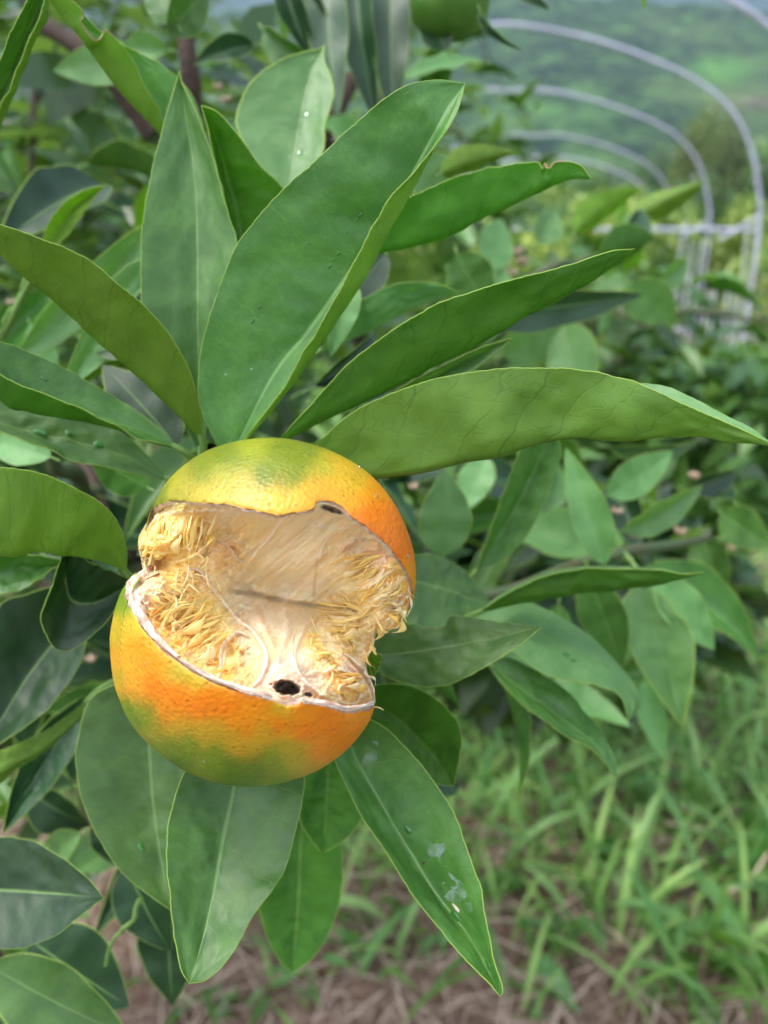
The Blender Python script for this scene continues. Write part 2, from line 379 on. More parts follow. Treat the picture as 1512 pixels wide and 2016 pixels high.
hero('up_left', [
 [(388,885),(345,800),(300,700),(282,600),(279,500),(283,430),(302,330),(325,240),(346,165),(354,138)],
 [(395,885),(392,740),(390,620),(390,500),(388,400),(380,320),(367,230),(358,170),(354,138)],
 [(400,885),(418,740),(440,620),(462,495),(450,430),(425,330),(400,260),(375,195),(357,160),(354,138)]],
 (205, 202, 203, 207), (-4, 2, -4), 'top', ('top', 'under'), pet=node, seed=5, rnd=.35)
hero('dark_upper', [
 [(470,520),(452,430),(434,350),(418,290),(405,240),(396,207)],
 [(480,520),(470,430),(452,360),(432,290),(414,245),(396,207)],
 [(520,540),(590,440),(565,380),(515,328),(470,265),(430,222),(396,207)]],
 (212, 206, 200), (-1, 4, -2), 'under', ('pale', 'under_green'), pet=(420, 800, 215))
hero('upper_oval', [
 [(560,385),(510,325),(475,270),(468,220),(495,165),(545,122),(600,102),(628,98),(639,88)],
 [(565,385),(575,320),(590,230),(606,160),(625,115),(639,88)],
 [(570,385),(600,345),(635,300),(640,250),(655,190),(650,150),(637,118),(639,88)]],
 (232, 240, 256), (-3, 2, -3), 'top', ('pale', 'under'), pet=(500, 620, 245), rimr=.0003)
hero('left_olive', [
 [(398,860),(388,785),(358,700),(300,620),(230,555),(150,500),(70,465),(0,442),(-70,425)],
 [(394,862),(345,812),(270,740),(190,670),(120,605),(60,555),(0,505),(-70,430)]],
 (198, 178, 165, 160), (-5, 0), 'under', ('top', 'under'), auto=(.7, 11), pet=node, rnd=.6, seed=8)
hero('left_long', [
 [(345,877),(312,843),(243,794),(104,715),(0,673),(-90,650)],
 [(346,879),(300,858),(240,838),(170,812),(100,788),(0,748),(-90,670)],
 [(346,881),(300,870),(243,851),(139,828),(60,812),(0,796),(-90,680)],
 [(345,880),(290,866),(255,853),(208,826),(104,784),(0,742),(-90,660)]],
 (196, 186, 178, 172), (6, 4, 0, -4), 'top', ('top', 'under_green'), us=[0, .5, .78, 1], pet=(390, 910, 203), rnd=.4)
hero('left_below', [
 [(330,944),(295,903),(243,857),(150,815),(60,795),(0,790),(-80,790)],
 [(328,942),(243,899),(139,867),(60,850),(0,836),(-80,815)],
 [(328,945),(243,928),(156,907),(69,876),(0,849),(-80,825)]],
 (212, 204, 195, 190), (6, 1, -5), 'top', ('top', 'under'), pet=(385, 985, 215))
hero('left_olive_low', [
 [(250,1125),(247,1070),(225,1020),(180,980),(120,950),(60,930),(0,922),(-70,925)],
 [(245,1125),(190,1100),(120,1091),(60,1092),(0,1092),(-70,1060)]],
 (196, 182, 172, 168), (-5, 0), 'under', ('top', 'under'), auto=(.6, 12), pet=(330, 1150, 210), rnd=.6)
hero('hooked_dark', [
 [(262,1145),(205,1118),(175,1102),(150,1080),(132,1056)],
 [(255,1150),(190,1185),(140,1180),(128,1120),(132,1056)],
 [(250,1160),(200,1232),(140,1278),(105,1272),(82,1225),(85,1190),(105,1140),(122,1095),(132,1056)]],
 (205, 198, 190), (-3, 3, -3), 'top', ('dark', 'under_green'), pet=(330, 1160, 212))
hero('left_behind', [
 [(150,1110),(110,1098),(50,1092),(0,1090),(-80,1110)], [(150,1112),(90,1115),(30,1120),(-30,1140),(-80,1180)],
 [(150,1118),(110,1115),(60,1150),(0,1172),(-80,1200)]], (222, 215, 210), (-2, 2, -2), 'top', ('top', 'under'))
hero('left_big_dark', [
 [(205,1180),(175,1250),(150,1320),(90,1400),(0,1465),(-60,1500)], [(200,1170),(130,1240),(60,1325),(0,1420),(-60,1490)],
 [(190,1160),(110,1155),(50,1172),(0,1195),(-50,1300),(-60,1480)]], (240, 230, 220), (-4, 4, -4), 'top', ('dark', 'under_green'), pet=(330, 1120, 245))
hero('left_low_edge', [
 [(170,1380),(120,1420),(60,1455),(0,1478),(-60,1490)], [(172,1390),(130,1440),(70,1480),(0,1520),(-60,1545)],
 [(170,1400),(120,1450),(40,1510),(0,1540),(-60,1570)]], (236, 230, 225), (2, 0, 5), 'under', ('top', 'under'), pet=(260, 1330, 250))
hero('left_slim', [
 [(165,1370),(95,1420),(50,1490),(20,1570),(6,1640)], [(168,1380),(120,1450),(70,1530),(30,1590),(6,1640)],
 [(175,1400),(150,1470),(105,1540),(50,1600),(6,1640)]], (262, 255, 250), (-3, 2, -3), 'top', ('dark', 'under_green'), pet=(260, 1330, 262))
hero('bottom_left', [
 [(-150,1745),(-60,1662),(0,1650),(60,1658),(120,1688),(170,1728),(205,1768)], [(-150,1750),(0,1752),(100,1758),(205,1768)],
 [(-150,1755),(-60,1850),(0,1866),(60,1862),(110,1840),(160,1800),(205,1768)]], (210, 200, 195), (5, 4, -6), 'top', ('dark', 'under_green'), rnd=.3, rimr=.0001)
hero('bottom_behind', [
 [(280,1330),(185,1370),(155,1450),(153,1530),(185,1630),(235,1710),(290,1758),(336,1792)], [(290,1330),(290,1420),(300,1560),(315,1680),(336,1792)],
 [(300,1330),(370,1420),(400,1560),(380,1680),(336,1792)]], (215, 208, 205), (-2, 4, 0), 'top', ('top', 'under_green'), pet=(390, 1200, 220))
hero('bottom_front', [
 [(480,1380),(400,1450),(360,1530),(335,1610),(328,1690),(336,1780),(348,1855),(357,1910),(372,1936)], [(480,1385),(470,1480),(458,1560),(437,1652),(417,1772),(393,1868),(372,1936)],
 [(482,1380),(570,1440),(597,1520),(590,1600),(570,1680),(540,1745),(497,1805),(468,1862),(430,1910),(400,1932),(372,1936)]], (200, 190, 180, 168), (-3, 3, -1), 'top', ('top', 'under'), pet=(470, 1250, 215), seed=21, rnd=.25, wave=.0008)
hero('bottom_right', [
 [(668,1400),(660,1490),(690,1560),(728,1635),(756,1672),(806,1745),(856,1815),(906,1875),(956,1930),(985,1962)], [(672,1400),(700,1490),(756,1592),(806,1675),(851,1750),(906,1820),(952,1890),(985,1962)],
 [(676,1400),(750,1428),(821,1495),(866,1560),(901,1620),(926,1690),(946,1750),(956,1800),(971,1875),(990,1945),(985,1962)]], (200, 182, 168, 160), (-3, 3, -4), 'top', ('top', 'under'), pet=(600, 1280, 215), seed=23, rnd=.35)
hero('dark_right_low', [
 [(700,1360),(760,1345),(810,1352),(860,1375),(896,1415),(908,1470),(893,1547)], [(700,1370),(760,1400),(820,1450),(870,1510),(893,1547)],
 [(700,1380),(740,1440),(800,1510),(850,1540),(893,1547)]], (215, 212, 210), (-3, 2, -2), 'under', ('top', 'under_green'), pet=(600, 1280, 222), rimr=.0001)
hero('under_fruit_dark', [
 [(600,1440),(585,1540),(590,1610),(610,1650),(635,1680)], [(650,1440),(645,1540),(640,1620),(635,1680)], [(690,1440),(720,1540),(712,1610),(680,1650),(635,1680)]],
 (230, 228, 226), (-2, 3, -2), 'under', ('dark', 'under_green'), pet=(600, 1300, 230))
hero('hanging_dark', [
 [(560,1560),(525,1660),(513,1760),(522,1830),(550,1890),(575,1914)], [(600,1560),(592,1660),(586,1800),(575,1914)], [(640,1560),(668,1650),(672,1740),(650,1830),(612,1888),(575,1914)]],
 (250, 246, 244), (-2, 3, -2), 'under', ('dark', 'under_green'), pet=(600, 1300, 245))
hero('right_notched', [
 [(690,1255),(738,1240),(807,1232),(824,1233),(832,1239),(850,1237),(868,1240),(880,1230),(896,1215),(969,1224),(1022,1229),(1065,1235)], [(690,1290),(760,1288),(861,1275),(969,1256),(1065,1235)],
 [(690,1300),(738,1318),(781,1340),(845,1351),(904,1340),(958,1308),(1001,1281),(1038,1259),(1065,1235)]], (208, 198, 192), (5, 1, -5), 'top', ('top', 'under'), pet=(620, 1250, 220), brown=(.36, .54, False), label='leaf beside the fruit with a brown chewed nick in its upper margin')
hero('right_pale_hook', [
 [(935,1215),(1001,1187),(1044,1186),(1108,1216),(1156,1248),(1205,1296),(1242,1339),(1259,1371),(1256,1398),(1237,1420)], [(935,1218),(1020,1225),(1100,1270),(1160,1300),(1215,1340),(1242,1375),(1246,1400),(1237,1420)],
 [(935,1222),(1000,1270),(1065,1323),(1140,1342),(1200,1355),(1226,1377),(1234,1404),(1237,1420)]], (242, 238, 230), (9, 1, -7), 'top', ('pale', 'under'), pet=(860, 1250, 255), rimr=.00016)
hero('right_blade', [
 [(965,1305),(1001,1296),(1076,1334),(1124,1371),(1162,1414),(1189,1452),(1210,1495),(1214,1531)], [(965,1310),(1010,1345),(1080,1395),(1140,1440),(1185,1485),(1214,1531)],
 [(965,1318),(1022,1382),(1103,1441),(1167,1479),(1214,1531)]], (242, 236, 230), (4, 0, -4), 'top', ('top', 'under_green'), pet=(880, 1230, 255))
hero('right_horizontal', [
 [(945,1203),(1001,1167),(1076,1135),(1156,1122),(1237,1122),(1307,1124),(1344,1130),(1387,1127)], [(945,1205),(1049,1183),(1156,1168),(1264,1156),(1344,1138),(1387,1127)]],
 (235, 225, 222), (-3, 0), 'under', ('top', 'under_green'), auto=(1.18, 9), pet=(870, 1240, 250))
hero('right_hang', [
 [(1250,1150),(1221,1200),(1232,1253),(1264,1318),(1307,1382),(1342,1433)], [(1265,1150),(1284,1226),(1315,1318),(1342,1433)], [(1280,1150),(1334,1208),(1361,1248),(1367,1307),(1357,1371),(1342,1433)]],
 (330, 325, 320), (-4, 4, -3), 'top', ('pale', 'under'), pet=(1230, 1090, 340), rimr=.0003)
hero('right_upright', [
 [(936,1124),(963,1054),(990,979),(1017,899),(1050,860),(1085,850)], [(936,1124),(1010,1010),(1050,930),(1085,850)], [(936,1126),(1001,1094),(1056,1022),(1088,942),(1104,885),(1085,850)]],
 (262, 256, 250), (-3, 3, 0), 'top', ('top', 'under'), pet=(880, 1200, 270))
hero('right_back_flat', [
 [(970,1195),(940,1150),(900,1115),(850,1092),(790,1100)], [(970,1195),(900,1170),(840,1150),(780,1140)], [(968,1198),(900,1225),(830,1235),(760,1200)]],
 (250, 242, 236), (8, 2, -8), 'top', ('top', 'under'), pet=(1000, 1210, 250))
hero('pale_folded', [
 [(630,690),(700,602),(780,560),(850,558),(905,575)], [(630,692),(720,640),(800,598),(860,580),(905,575)], [(625,694),(720,655),(800,612),(860,590),(905,575)]],
 (240, 232, 228), (-2, 1, 3), 'top', ('pale', 'under_green'), pet=(470, 830, 240))
hero('left_curled_pale', [
 [(120,760),(165,650),(205,570),(250,525),(300,508),(348,510),(362,528),(345,548)], [(128,765),(190,680),(245,600),(290,558),(330,545),(345,548)], [(135,770),(215,700),(270,620),(310,580),(345,548)]],
 (245, 236, 232), (-3, 2, 0), 'top', ('pale', 'under'), pet=(200, 900, 255))
hero('left_far_pale', [
 [(30,700),(90,610),(170,530),(240,470),(290,440)], [(40,705),(110,640),(190,570),(250,510),(290,440)], [(50,715),(140,660),(210,600),(270,530),(290,440)]],
 (275, 268, 262), (-3, 2, 0), 'top', ('pale', 'under'))
hero('left_stemmed', [
 [(82,492),(95,440),(135,392),(170,372),(205,366)], [(88,496),(118,445),(155,400),(205,366)], [(98,500),(135,458),(165,418),(188,386),(205,366)]],
 (255, 250, 246), (-2, 2, 0), 'under', ('pale', 'under'), pet=(5, 665, 275))
hero('top_left_curl', [
 [(430,360),(402,260),(380,192),(330,137),(255,97),(200,62),(150,15),(85,-30)], [(415,360),(350,280),(320,230),(285,170),(262,130),(225,90),(150,35),(85,-30)],
 [(400,350),(322,268),(261,203),(211,148),(171,92),(131,47),(95,2),(85,-30)],
 [(405,355),(329,251),(311,211),(281,166),(266,131),(236,86),(205,58),(195,72),(184,76),(160,44),(166,28),(140,0),(85,-30)]],
 (225, 205, 195), (1, 2, 0, -4), 'top', ('pale', 'under'), us=[0, .5, .78, 1], brown=(.6, .83, True), label='yellowish curled leaf at the upper left with a scar along its margin')
hero('top_left_corner', [
 [(-30,290),(-35,210),(0,130),(30,45),(55,0),(80,-60)], [(-28,290),(-5,210),(35,115),(60,50),(80,-10),(88,-60)], [(-22,290),(5,238),(30,180),(62,112),(84,58),(93,0),(92,-60)],
 [(-24,290),(0,220),(26,150),(55,85),(74,35),(86,-10),(90,-60)]],
 (200, 190, 185), (-1, 3, 0, -3), 'top', ('top', 'under'), us=[0, .5, .78, 1])
hero('green_scrap', [
 [(700,1270),(725,1280),(748,1292),(748,1310)], [(702,1300),(725,1305),(748,1310)], [(705,1330),(720,1345),(738,1330),(748,1310)]], (190, 189, 188), (-1, 1, -1), 'top', ('under', 'under'), rimr=.0001)

# generic leaf shapes shared by copies
PROTO = {}
def proto_leaf(k, fold, bend, twist, mats):
    nv, nu = 26, 9; v = np.linspace(0, 1, nv)[:, None]; s = np.linspace(-1, 1, nu)[None]
    w = .5 * (np.sin(np.pi * v ** .82) ** .85) * (1 - .25 * v); w = np.clip(w, .004, None)
    ang = bend * v; y = np.where(abs(bend) > 1e-3, np.sin(ang) / (bend + 1e-9), v); z = -np.where(abs(bend) > 1e-3, (1 - np.cos(ang)) / (bend + 1e-9), 0 * v)
    tw = twist * v; x = s * w; zz = np.abs(s) ** 1.3 * w * fold + .03 * np.sin(v * 19 + k) * np.abs(s) * w * 3
    X = (x * np.cos(tw) - zz * np.sin(tw)) * .36; Z = z + (x * np.sin(tw) + zz * np.cos(tw)) * .36
    G = np.stack([X, y + 0 * s, Z], -1); N = normals(G); 
    if N[nv // 2, nu // 2, 2] < 0: N = -N
    th = .004; top = G + N * th / 2; bot = G - N * th / 2; nn = nv * nu; fa = grid_faces(nv, nu)
    a, b, c = top.reshape(-1, 3)[fa[len(fa) // 2][:3]]
    fl = np.dot(np.cross(b - a, c - a), [0, 0, 1]) < 0
    UV = np.stack(np.broadcast_arrays((s + 1) / 2, v), -1).reshape(-1, 2)
    V = [top.reshape(-1, 3), bot.reshape(-1, 3)]; F = [fa[:, ::-1] if fl else fa, (fa if fl else fa[:, ::-1]) + nn]; mi = [np.zeros(len(fa)), np.ones(len(fa))]; UVs = [UV, UV]; off = 2 * nn
    tp = np.clip(np.minimum(v[:, 0] * 12, (1 - v[:, 0]) * 12), .2, 1)
    for e in (0, nu - 1):
        tv, tf = tube(G[:, e], .0035 * tp, 4); V.append(tv); F.append(tf + off); off += len(tv); mi.append(np.full(len(tf), 2)); UVs.append(np.zeros((len(tv), 2)))
    tv, tf = tube(np.array([[0, .01, 0], [0, -.05, -.005], [0, -.12, -.03]]), [.009, .01, .013], 5); V.append(tv); F.append(tf + off); mi.append(np.full(len(tf), 3)); UVs.append(np.zeros((len(tv), 2)))
    return mesh('leaf', np.vstack(V), np.vstack(F), LM(*mats), np.concatenate(mi), np.vstack(UVs))
kinds = [('top', 'under'), ('dark', 'under_green'), ('pale', 'under')]
for mk, mm in enumerate(kinds):
    for k, (fo, be, tw) in enumerate([(.5, .5, .2), (.9, .9, -.3), (.25, .3, .1), (1.2, .7, .5), (.6, -.3, -.2)]):
        PROTO[mk, k] = proto_leaf(k + 5 * mk, fo, be, tw, mm)
def place_leaf(base, tip, width, nrm, mk, k, tree):
    """base, tip: world points; width in metres; nrm: direction the upper side faces"""
    b = Vector(base); t = Vector(tip); y = (t - b); L = y.length; y.normalize(); n = Vector(nrm); x = y.cross(n)
    if x.length < 1e-4: x = y.cross(Vector((1, 0, .1)))
    x.normalize(); z = x.cross(y)
    o = link('leaf', PROTO[mk, k], tree, inv=False)
    m = Matrix((( x.x * width / .36, y.x * L, z.x * L, b.x), (x.y * width / .36, y.y * L, z.y * L, b.y), (x.z * width / .36, y.z * L, z.z * L, b.z), (0, 0, 0, 1)))
    o.matrix_parent_inverse = Matrix.Translation(parent_loc(tree)).inverted(); o.matrix_basis = Matrix.LocRotScale(b, Matrix((x, y, z)).transposed().to_quaternion(), Vector((width / .36, L, L)))
    return o
def gl(bx, by, bd, tx, ty, td, wpx, mk=0, k=0, face=1, roll=0., tree=None):
    b = Pv(bx, by, bd / 1000); t = Pv(tx, ty, td / 1000); c = Vector(cam.location)
    n = (c - (b + t) / 2).normalized() * face
    y = (t - b).normalized(); n = Matrix.Rotation(roll, 3, y) @ n
    return place_leaf(b, t, wpx / FOC * (bd + td) / 2000, n, mk, k, tree or near_tree)
# second rank of leaves, traced one by one from the photograph
for a in [
 (870,1095,262, 888,925,256, 130, 2,2,1,.5), (1190,1112,300, 1125,878,292, 85, 2,0,1,.2), (1195,975,330, 1335,890,325, 85, 2,2,1,.3),
 (1225,1045,330, 1412,972,325, 72, 2,0,1,.6), (1290,1135,330, 1418,1285,325, 95, 2,2,1,-.2), (1160,1130,300, 1225,1330,310, 100, 0,2,1,.2),
 (980,1330,270, 1090,1560,262, 34, 1,1,-1,.7), (1270,1340,420, 1300,1500,400, 60, 2,0,1,.2), (900,620,330, 1290,600,330, 90, 1,2,1,.4),
 (990,700,420, 1150,600,420, 130, 2,2,1,.5), (1130,460,480, 1240,360,480, 70, 2,1,-1,.4), (1250,430,500, 1370,355,500, 60, 2,3,-1,.2),
 (1230,490,480, 1290,380,480, 60, 1,1,1,.2), (1060,480,460, 1110,400,470, 70, 2,0,1,.2), (1180,500,450, 1310,470,470, 90, 1,4,-1,.3),
 (960,530,420, 1000,420,430, 90, 2,2,1,.4), (900,500,330, 960,620,330, 120, 0,2,1,.5), (1000,600,420, 910,520,430, 100, 2,2,1,.3),
 (1290,560,480, 1380,520,480, 60, 2,3,1,.4), (1110,640,420, 1150,800,400, 120, 2,2,1,.4), (1240,560,450, 1330,640,450, 100, 2,2,1,.2),
 (870,340,300, 990,290,310, 60, 0,1,-1,.3), (880,380,330, 810,300,320, 110, 2,2,1,.3), (1420,1010,450, 1512,1080,420, 90, 0,2,1,.2),
 (1350,960,420, 1500,930,420, 60, 1,1,1,.3), (1200,880,380, 1420,900,370, 50, 0,1,1,.4), (1380,1050,430, 1420,1180,420, 80, 0,0,1,.3),
 (1060,1010,380, 1130,900,380, 60, 0,1,1,.4), (960,900,350, 900,1010,340, 80, 2,2,1,.3), (1100,1190,300, 1100,1300,300, 60, 0,2,1,.4),
 # top edge
 (640,-60,330, 650,200,310, 95, 1,2,1,.3), (700,-80,340, 705,215,325, 85, 1,0,1,.5), (770,-80,340, 765,230,325, 90, 1,2,1,.2), (590,-40,330, 640,95,320, 80, 1,1,1,.3),
 (560,-30,320, 600,120,320, 60, 1,3,1,.3), (500,90,340, 375,110,330, 55, 1,1,1,.3), (520,60,340, 640,170,330, 70, 0,1,1,.5), (350,50,300, 290,-40,300, 80, 0,2,1,.4),
 (330,60,300, 430,-30,300, 90, 0,0,1,.4), (330,100,300, 200,90,300, 60, 2,1,1,.3), (945,20,300, 1002,112,296, 20, 1,1,1,.6), (1270,-60,340, 1300,55,330, 60, 2,1,-1,.2),
 (1000,-60,340, 1060,10,330, 40, 1,1,1,.2), (290,120,330, 90,130,330, 90, 2,2,1,.3), (880,100,330, 830,10,330, 70, 1,0,1,.2),
 # lower left
 (-20,1900,230, 245,2060,225, 150, 0,2,1,.4), (60,1850,250, 250,1990,245, 170, 1,2,1,.2), (250,1700,270, 320,1900,262, 120, 1,0,1,.5), (330,1760,275, 330,2000,270, 130, 1,2,1,.3),
 (160,1640,290, 60,1720,290, 70, 2,1,1,.3), (60,1560,300, 180,1650,300, 90, 1,1,1,.3), (60,1930,270, 20,2050,265, 110, 0,2,1,.2),
 (200,1600,300, 250,1720,300, 90, 1,2,1,.3), (120,1130,250, 20,1010,250, 90, 1,1,1,.3), (290,960,240, 170,900,240, 90, 1,0,-1,.3),
 (100,900,235, -40,850,235, 90, 2,0,1,.3), (270,700,235, 150,640,250, 80, 1,2,1,.3), (300,560,230, 330,800,230, 140, 1,2,1,.2), (350,880,225, 200,700,225, 130, 1,2,1,.3),
 (330,1050,240, 260,1090,235, 40, 2,1,1,.3), (60,640,300, 110,740,300, 60, 2,2,1,.3), (900,1560,300, 800,1450,290, 90, 1,2,1,.3),
 (760,500,260, 640,640,250, 90, 1,2,1,.3), (700,560,235, 640,690,230, 70, 2,0,1,.4), (620,760,250, 800,640,260, 60, 1,1,1,.3), (560,620,250, 520,420,250, 90, 1,2,1,.3),
 ]: gl(*a)

# random inner foliage, three trees
down = Vector((0, 0, -1))
def fill(poly, n, d0, d1, kinds_w, tree, size=(.05, .08), seed=1, droop=.6):
    r = random.Random(seed); pl = np.array(poly, float); x0, y0 = pl.min(0); x1, y1 = pl.max(0); c = 0; cen = []
    while c < n:
        x, y = r.uniform(x0, x1), r.uniform(y0, y1)
        if not inpoly(np.array([[x, y]]), pl)[0]: continue
        d = d0 + (d1 - d0) * r.random() ** .8; b = Pv(x, y, d); az = r.uniform(0, 6.28); L = r.uniform(*size)
        dv = Vector((math.cos(az), math.sin(az), r.uniform(-1.2, .5) * droop)).normalized(); t = b + dv * L
        nr = Vector((r.gauss(0, .5), r.gauss(0, .5) - .35, 1)).normalized()
        place_leaf(b - dv * L / 2, t - dv * L / 2, L * r.uniform(.3, .42), nr, r.choices((0, 1, 2), kinds_w)[0], r.randrange(5), tree); c += 1
A = near_tree
fill([(-100,-50),(330,-50),(330,500),(-100,560)], 26, .42, .8, (3, 5, 2), A, seed=2)
fill([(-120,300),(420,300),(420,950),(-120,950)], 40, .30, .6, (4, 6, 2), A, seed=3)
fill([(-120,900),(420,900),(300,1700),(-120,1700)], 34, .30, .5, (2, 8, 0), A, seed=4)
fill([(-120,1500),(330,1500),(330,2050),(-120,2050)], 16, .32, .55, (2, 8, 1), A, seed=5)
fill([(380,100),(880,100),(760,860),(420,860)], 18, .30, .55, (3, 7, 1), A, seed=6)
fill([(640,880),(1420,900),(1440,1250),(1250,1380),(930,1380),(760,1500),(640,1480)], 62, .34, .62, (4, 7, 1), A, seed=7)
fill([(420,900),(800,900),(750,1520),(400,1520)], 30, .26, .42, (1, 9, 0), A, seed=8)

# trunk, limbs and twigs of the near tree
def branch(name, pts, r0, r1, mat, tree, k=9, seed=0):
    w = np.array([P(x, y, np.float64(d)) if d is not None else 0 for x, y, d in pts]) if len(pts[0]) == 3 and isinstance(pts, list) else np.array(pts)
    n = 40; q = crom(w, n); t = np.linspace(0, 1, n); q = q + np.stack([vnoise(np.c_[t * 9, t * 0 + s + seed]) for s in (1, 5, 9)], -1) * (r0 + r1) * .35
    V, F = tube(q, (r0 + (r1 - r0) * t) * (1 + .12 * vnoise(np.c_[t * 25, t * 0 + seed])), k)
    return link(name, mesh(name, V, F, [mat]), tree)
def wbranch(name, pts, r0, r1, mat, tree, seed=0):
    return branch(name, np.array([tuple(p) for p in pts]), r0, r1, mat, tree, seed=seed)
nb = near_base
fork = Pv(230, 1150, .46)
wbranch('trunk', [nb, nb + Vector((.02, -.01, .25)), nb + Vector((.03, -.03, .45)), fork], .032, .02, M['bark'], A, 1)
wbranch('branch', [fork, Pv(190, 1050, .38), Pv(185, 980, .33), Pv(60, 600, .7), Pv(60, 50, .9), Pv(20, -80, 1.0)], .004, .003, M['bark'], A, 2)
wbranch('branch', [fork, Pv(330, 1100, .33), Pv(370, 980, .24), Pv(398, 905, .203)], .008, .0018, M['twig'], A, 3)
wbranch('branch', [Pv(185, 980, .33), Pv(110, 905, .29), Pv(40, 880, .27), Pv(-60, 850, .26)], .004, .002, M['twig'], A, 4)
wbranch('branch', [fork, Pv(420, 1250, .33), Pv(600, 1260, .24), Pv(700, 1250, .235), Pv(860, 1240, .25), Pv(1000, 1215, .262)], .007, .0018, M['twig'], A, 5)
wbranch('branch', [Pv(600, 1260, .24), Pv(800, 1200, .32), Pv(1050, 1150, .36), Pv(1230, 1090, .34), Pv(1400, 1060, .42)], .004, .002, M['twig'], A, 6)
wbranch('branch', [fork, Pv(420, 700, .5), Pv(620, 330, .5), Pv(690, 160, .5), Pv(760, -60, .55)], .009, .007, M['bark'], A, 7)
wbranch('branch', [Pv(420, 700, .5), Pv(380, 300, .48), Pv(365, 120, .46), Pv(350, -50, .46)], .007, .005, M['bark'], A, 8)
wbranch('branch', [Pv(20, -80, .6), Pv(80, 30, .5), Pv(150, 85, .48), Pv(300, 260, .5)], .005, .006, M['bark'], A, 9)
wbranch('branch', [Pv(1020, 560, .46), Pv(1100, 520, .46), Pv(1200, 500, .47), Pv(1250, 430, .5)], .003, .002, M['twig'], A, 10)
wbranch('twig', [Pv(0, 668, .275), Pv(30, 600, .265), Pv(70, 520, .258), Pv(85, 492, .255)], .0013, .0009, M['petiole'], A, 11)
wbranch('twig', [Pv(275, 1770, .24), Pv(262, 1810, .24), Pv(225, 1850, .24), Pv(208, 1900, .24)], .0008, .0005, M['petiole'], A, 12)

# water drops and specks on the leaves
def on_leaf(key, u, v):
    o, G, N = HERO[key]; i = int(v * (G.shape[0] - 1)); j = int(u * (G.shape[1] - 1)); return G[i, j], N[i, j], G, i, j
def drop(key, u, v, r, mat, name='water_drop', sq=(1, 1), flat=.4):
    p, n, G, i, j = on_leaf(key, u, v); n = Vector(n); y = Vector(G[min(i + 1, len(G) - 1), j] - G[i - 1, j]).normalized(); x = y.cross(n).normalized(); y = n.cross(x)
    a, b = np.meshgrid(np.linspace(0, np.pi / 2, 7), np.linspace(0, 2 * np.pi, 14, endpoint=False), indexing='ij')
    wob = 1 + .15 * np.sin(b * 2 + v * 40) + .1 * np.sin(b * 3 + u * 30)
    L = np.stack([np.sin(a) * np.cos(b) * r * .8 * sq[0] * wob, np.sin(a) * np.sin(b) * r * .8 * sq[1] * wob, np.cos(a) * r * flat * .6 + .00002], -1).reshape(-1, 3)
    R = np.array([list(x), list(y), list(n)]); V = L @ R
    F = grid_faces(7, 14, True); o = link(name, mesh(name, V, F, [mat]), HERO[key][0], inv=False)
    hp = HERO[key][0].location; o.location = Vector(p) + n * .0002 - hp; return o
M['white_speck'] = plain('pale_speck', (.6, .65, .6), .6)
M['wet'] = plain('wet_green', (.03, .15, .015), .08, spec=.8)
M['film'] = plain('dried_film', (.55, .66, .66), .5, var=(.3, .42, .38), vscale=400)
M['speck'] = plain('dark_speck', (.08, .04, .03), .7)
for u, v, r, s in [(.27, .50, .0008, (.6, 1.3)), (.33, .53, .0005, (1, 1)), (.36, .47, .0005, (.7, 1.2))]: drop('central', u, v, r, M['water'] if r < .0009 else M['white_speck'], 'water_drop' if r < .0009 else 'pale_speck', s, .2)
for u, v, r in [(.40, .48, .0006), (.405, .50, .0004), (.41, .52, .0005), (.22, .33, .0005), (.24, .30, .0006), (.26, .27, .0003)]: drop('central', u, v, r, M['wet'], 'water_drop', (.6, 1.4), .3)
for k_, u, v, r in [('bottom_right', .62, .42, .0012), ('bottom_right', .55, .72, .0013), ('bottom_right', .6, .9, .0010), ('bottom_behind', .35, .72, .0011), ('left_below', .45, .35, .0014), ('left_below', .4, .5, .001), ('left_below', .5, .62, .0014), ('left_long', .25, .6, .0007), ('upper_oval', .6, .55, .0012), ('upper_oval', .62, .3, .0012), ('right_pale_hook', .6, .5, .0012), ('right_pale_hook', .65, .55, .0009)]:
    drop(k_, u, v, r, M['wet'], 'water_drop', (.9, 1.3), .3)
for k_, u, v, r in [('right_mid', .2, .45, .0003), ('big_right', .3, .55, .0003), ('central', .2, .17, .0002), ('central', .35, .2, .0002), ('right_mid', .3, .72, .0003)]: drop(k_, u, v, r, M['white_speck'], 'pale_speck', (1, 1), .5)
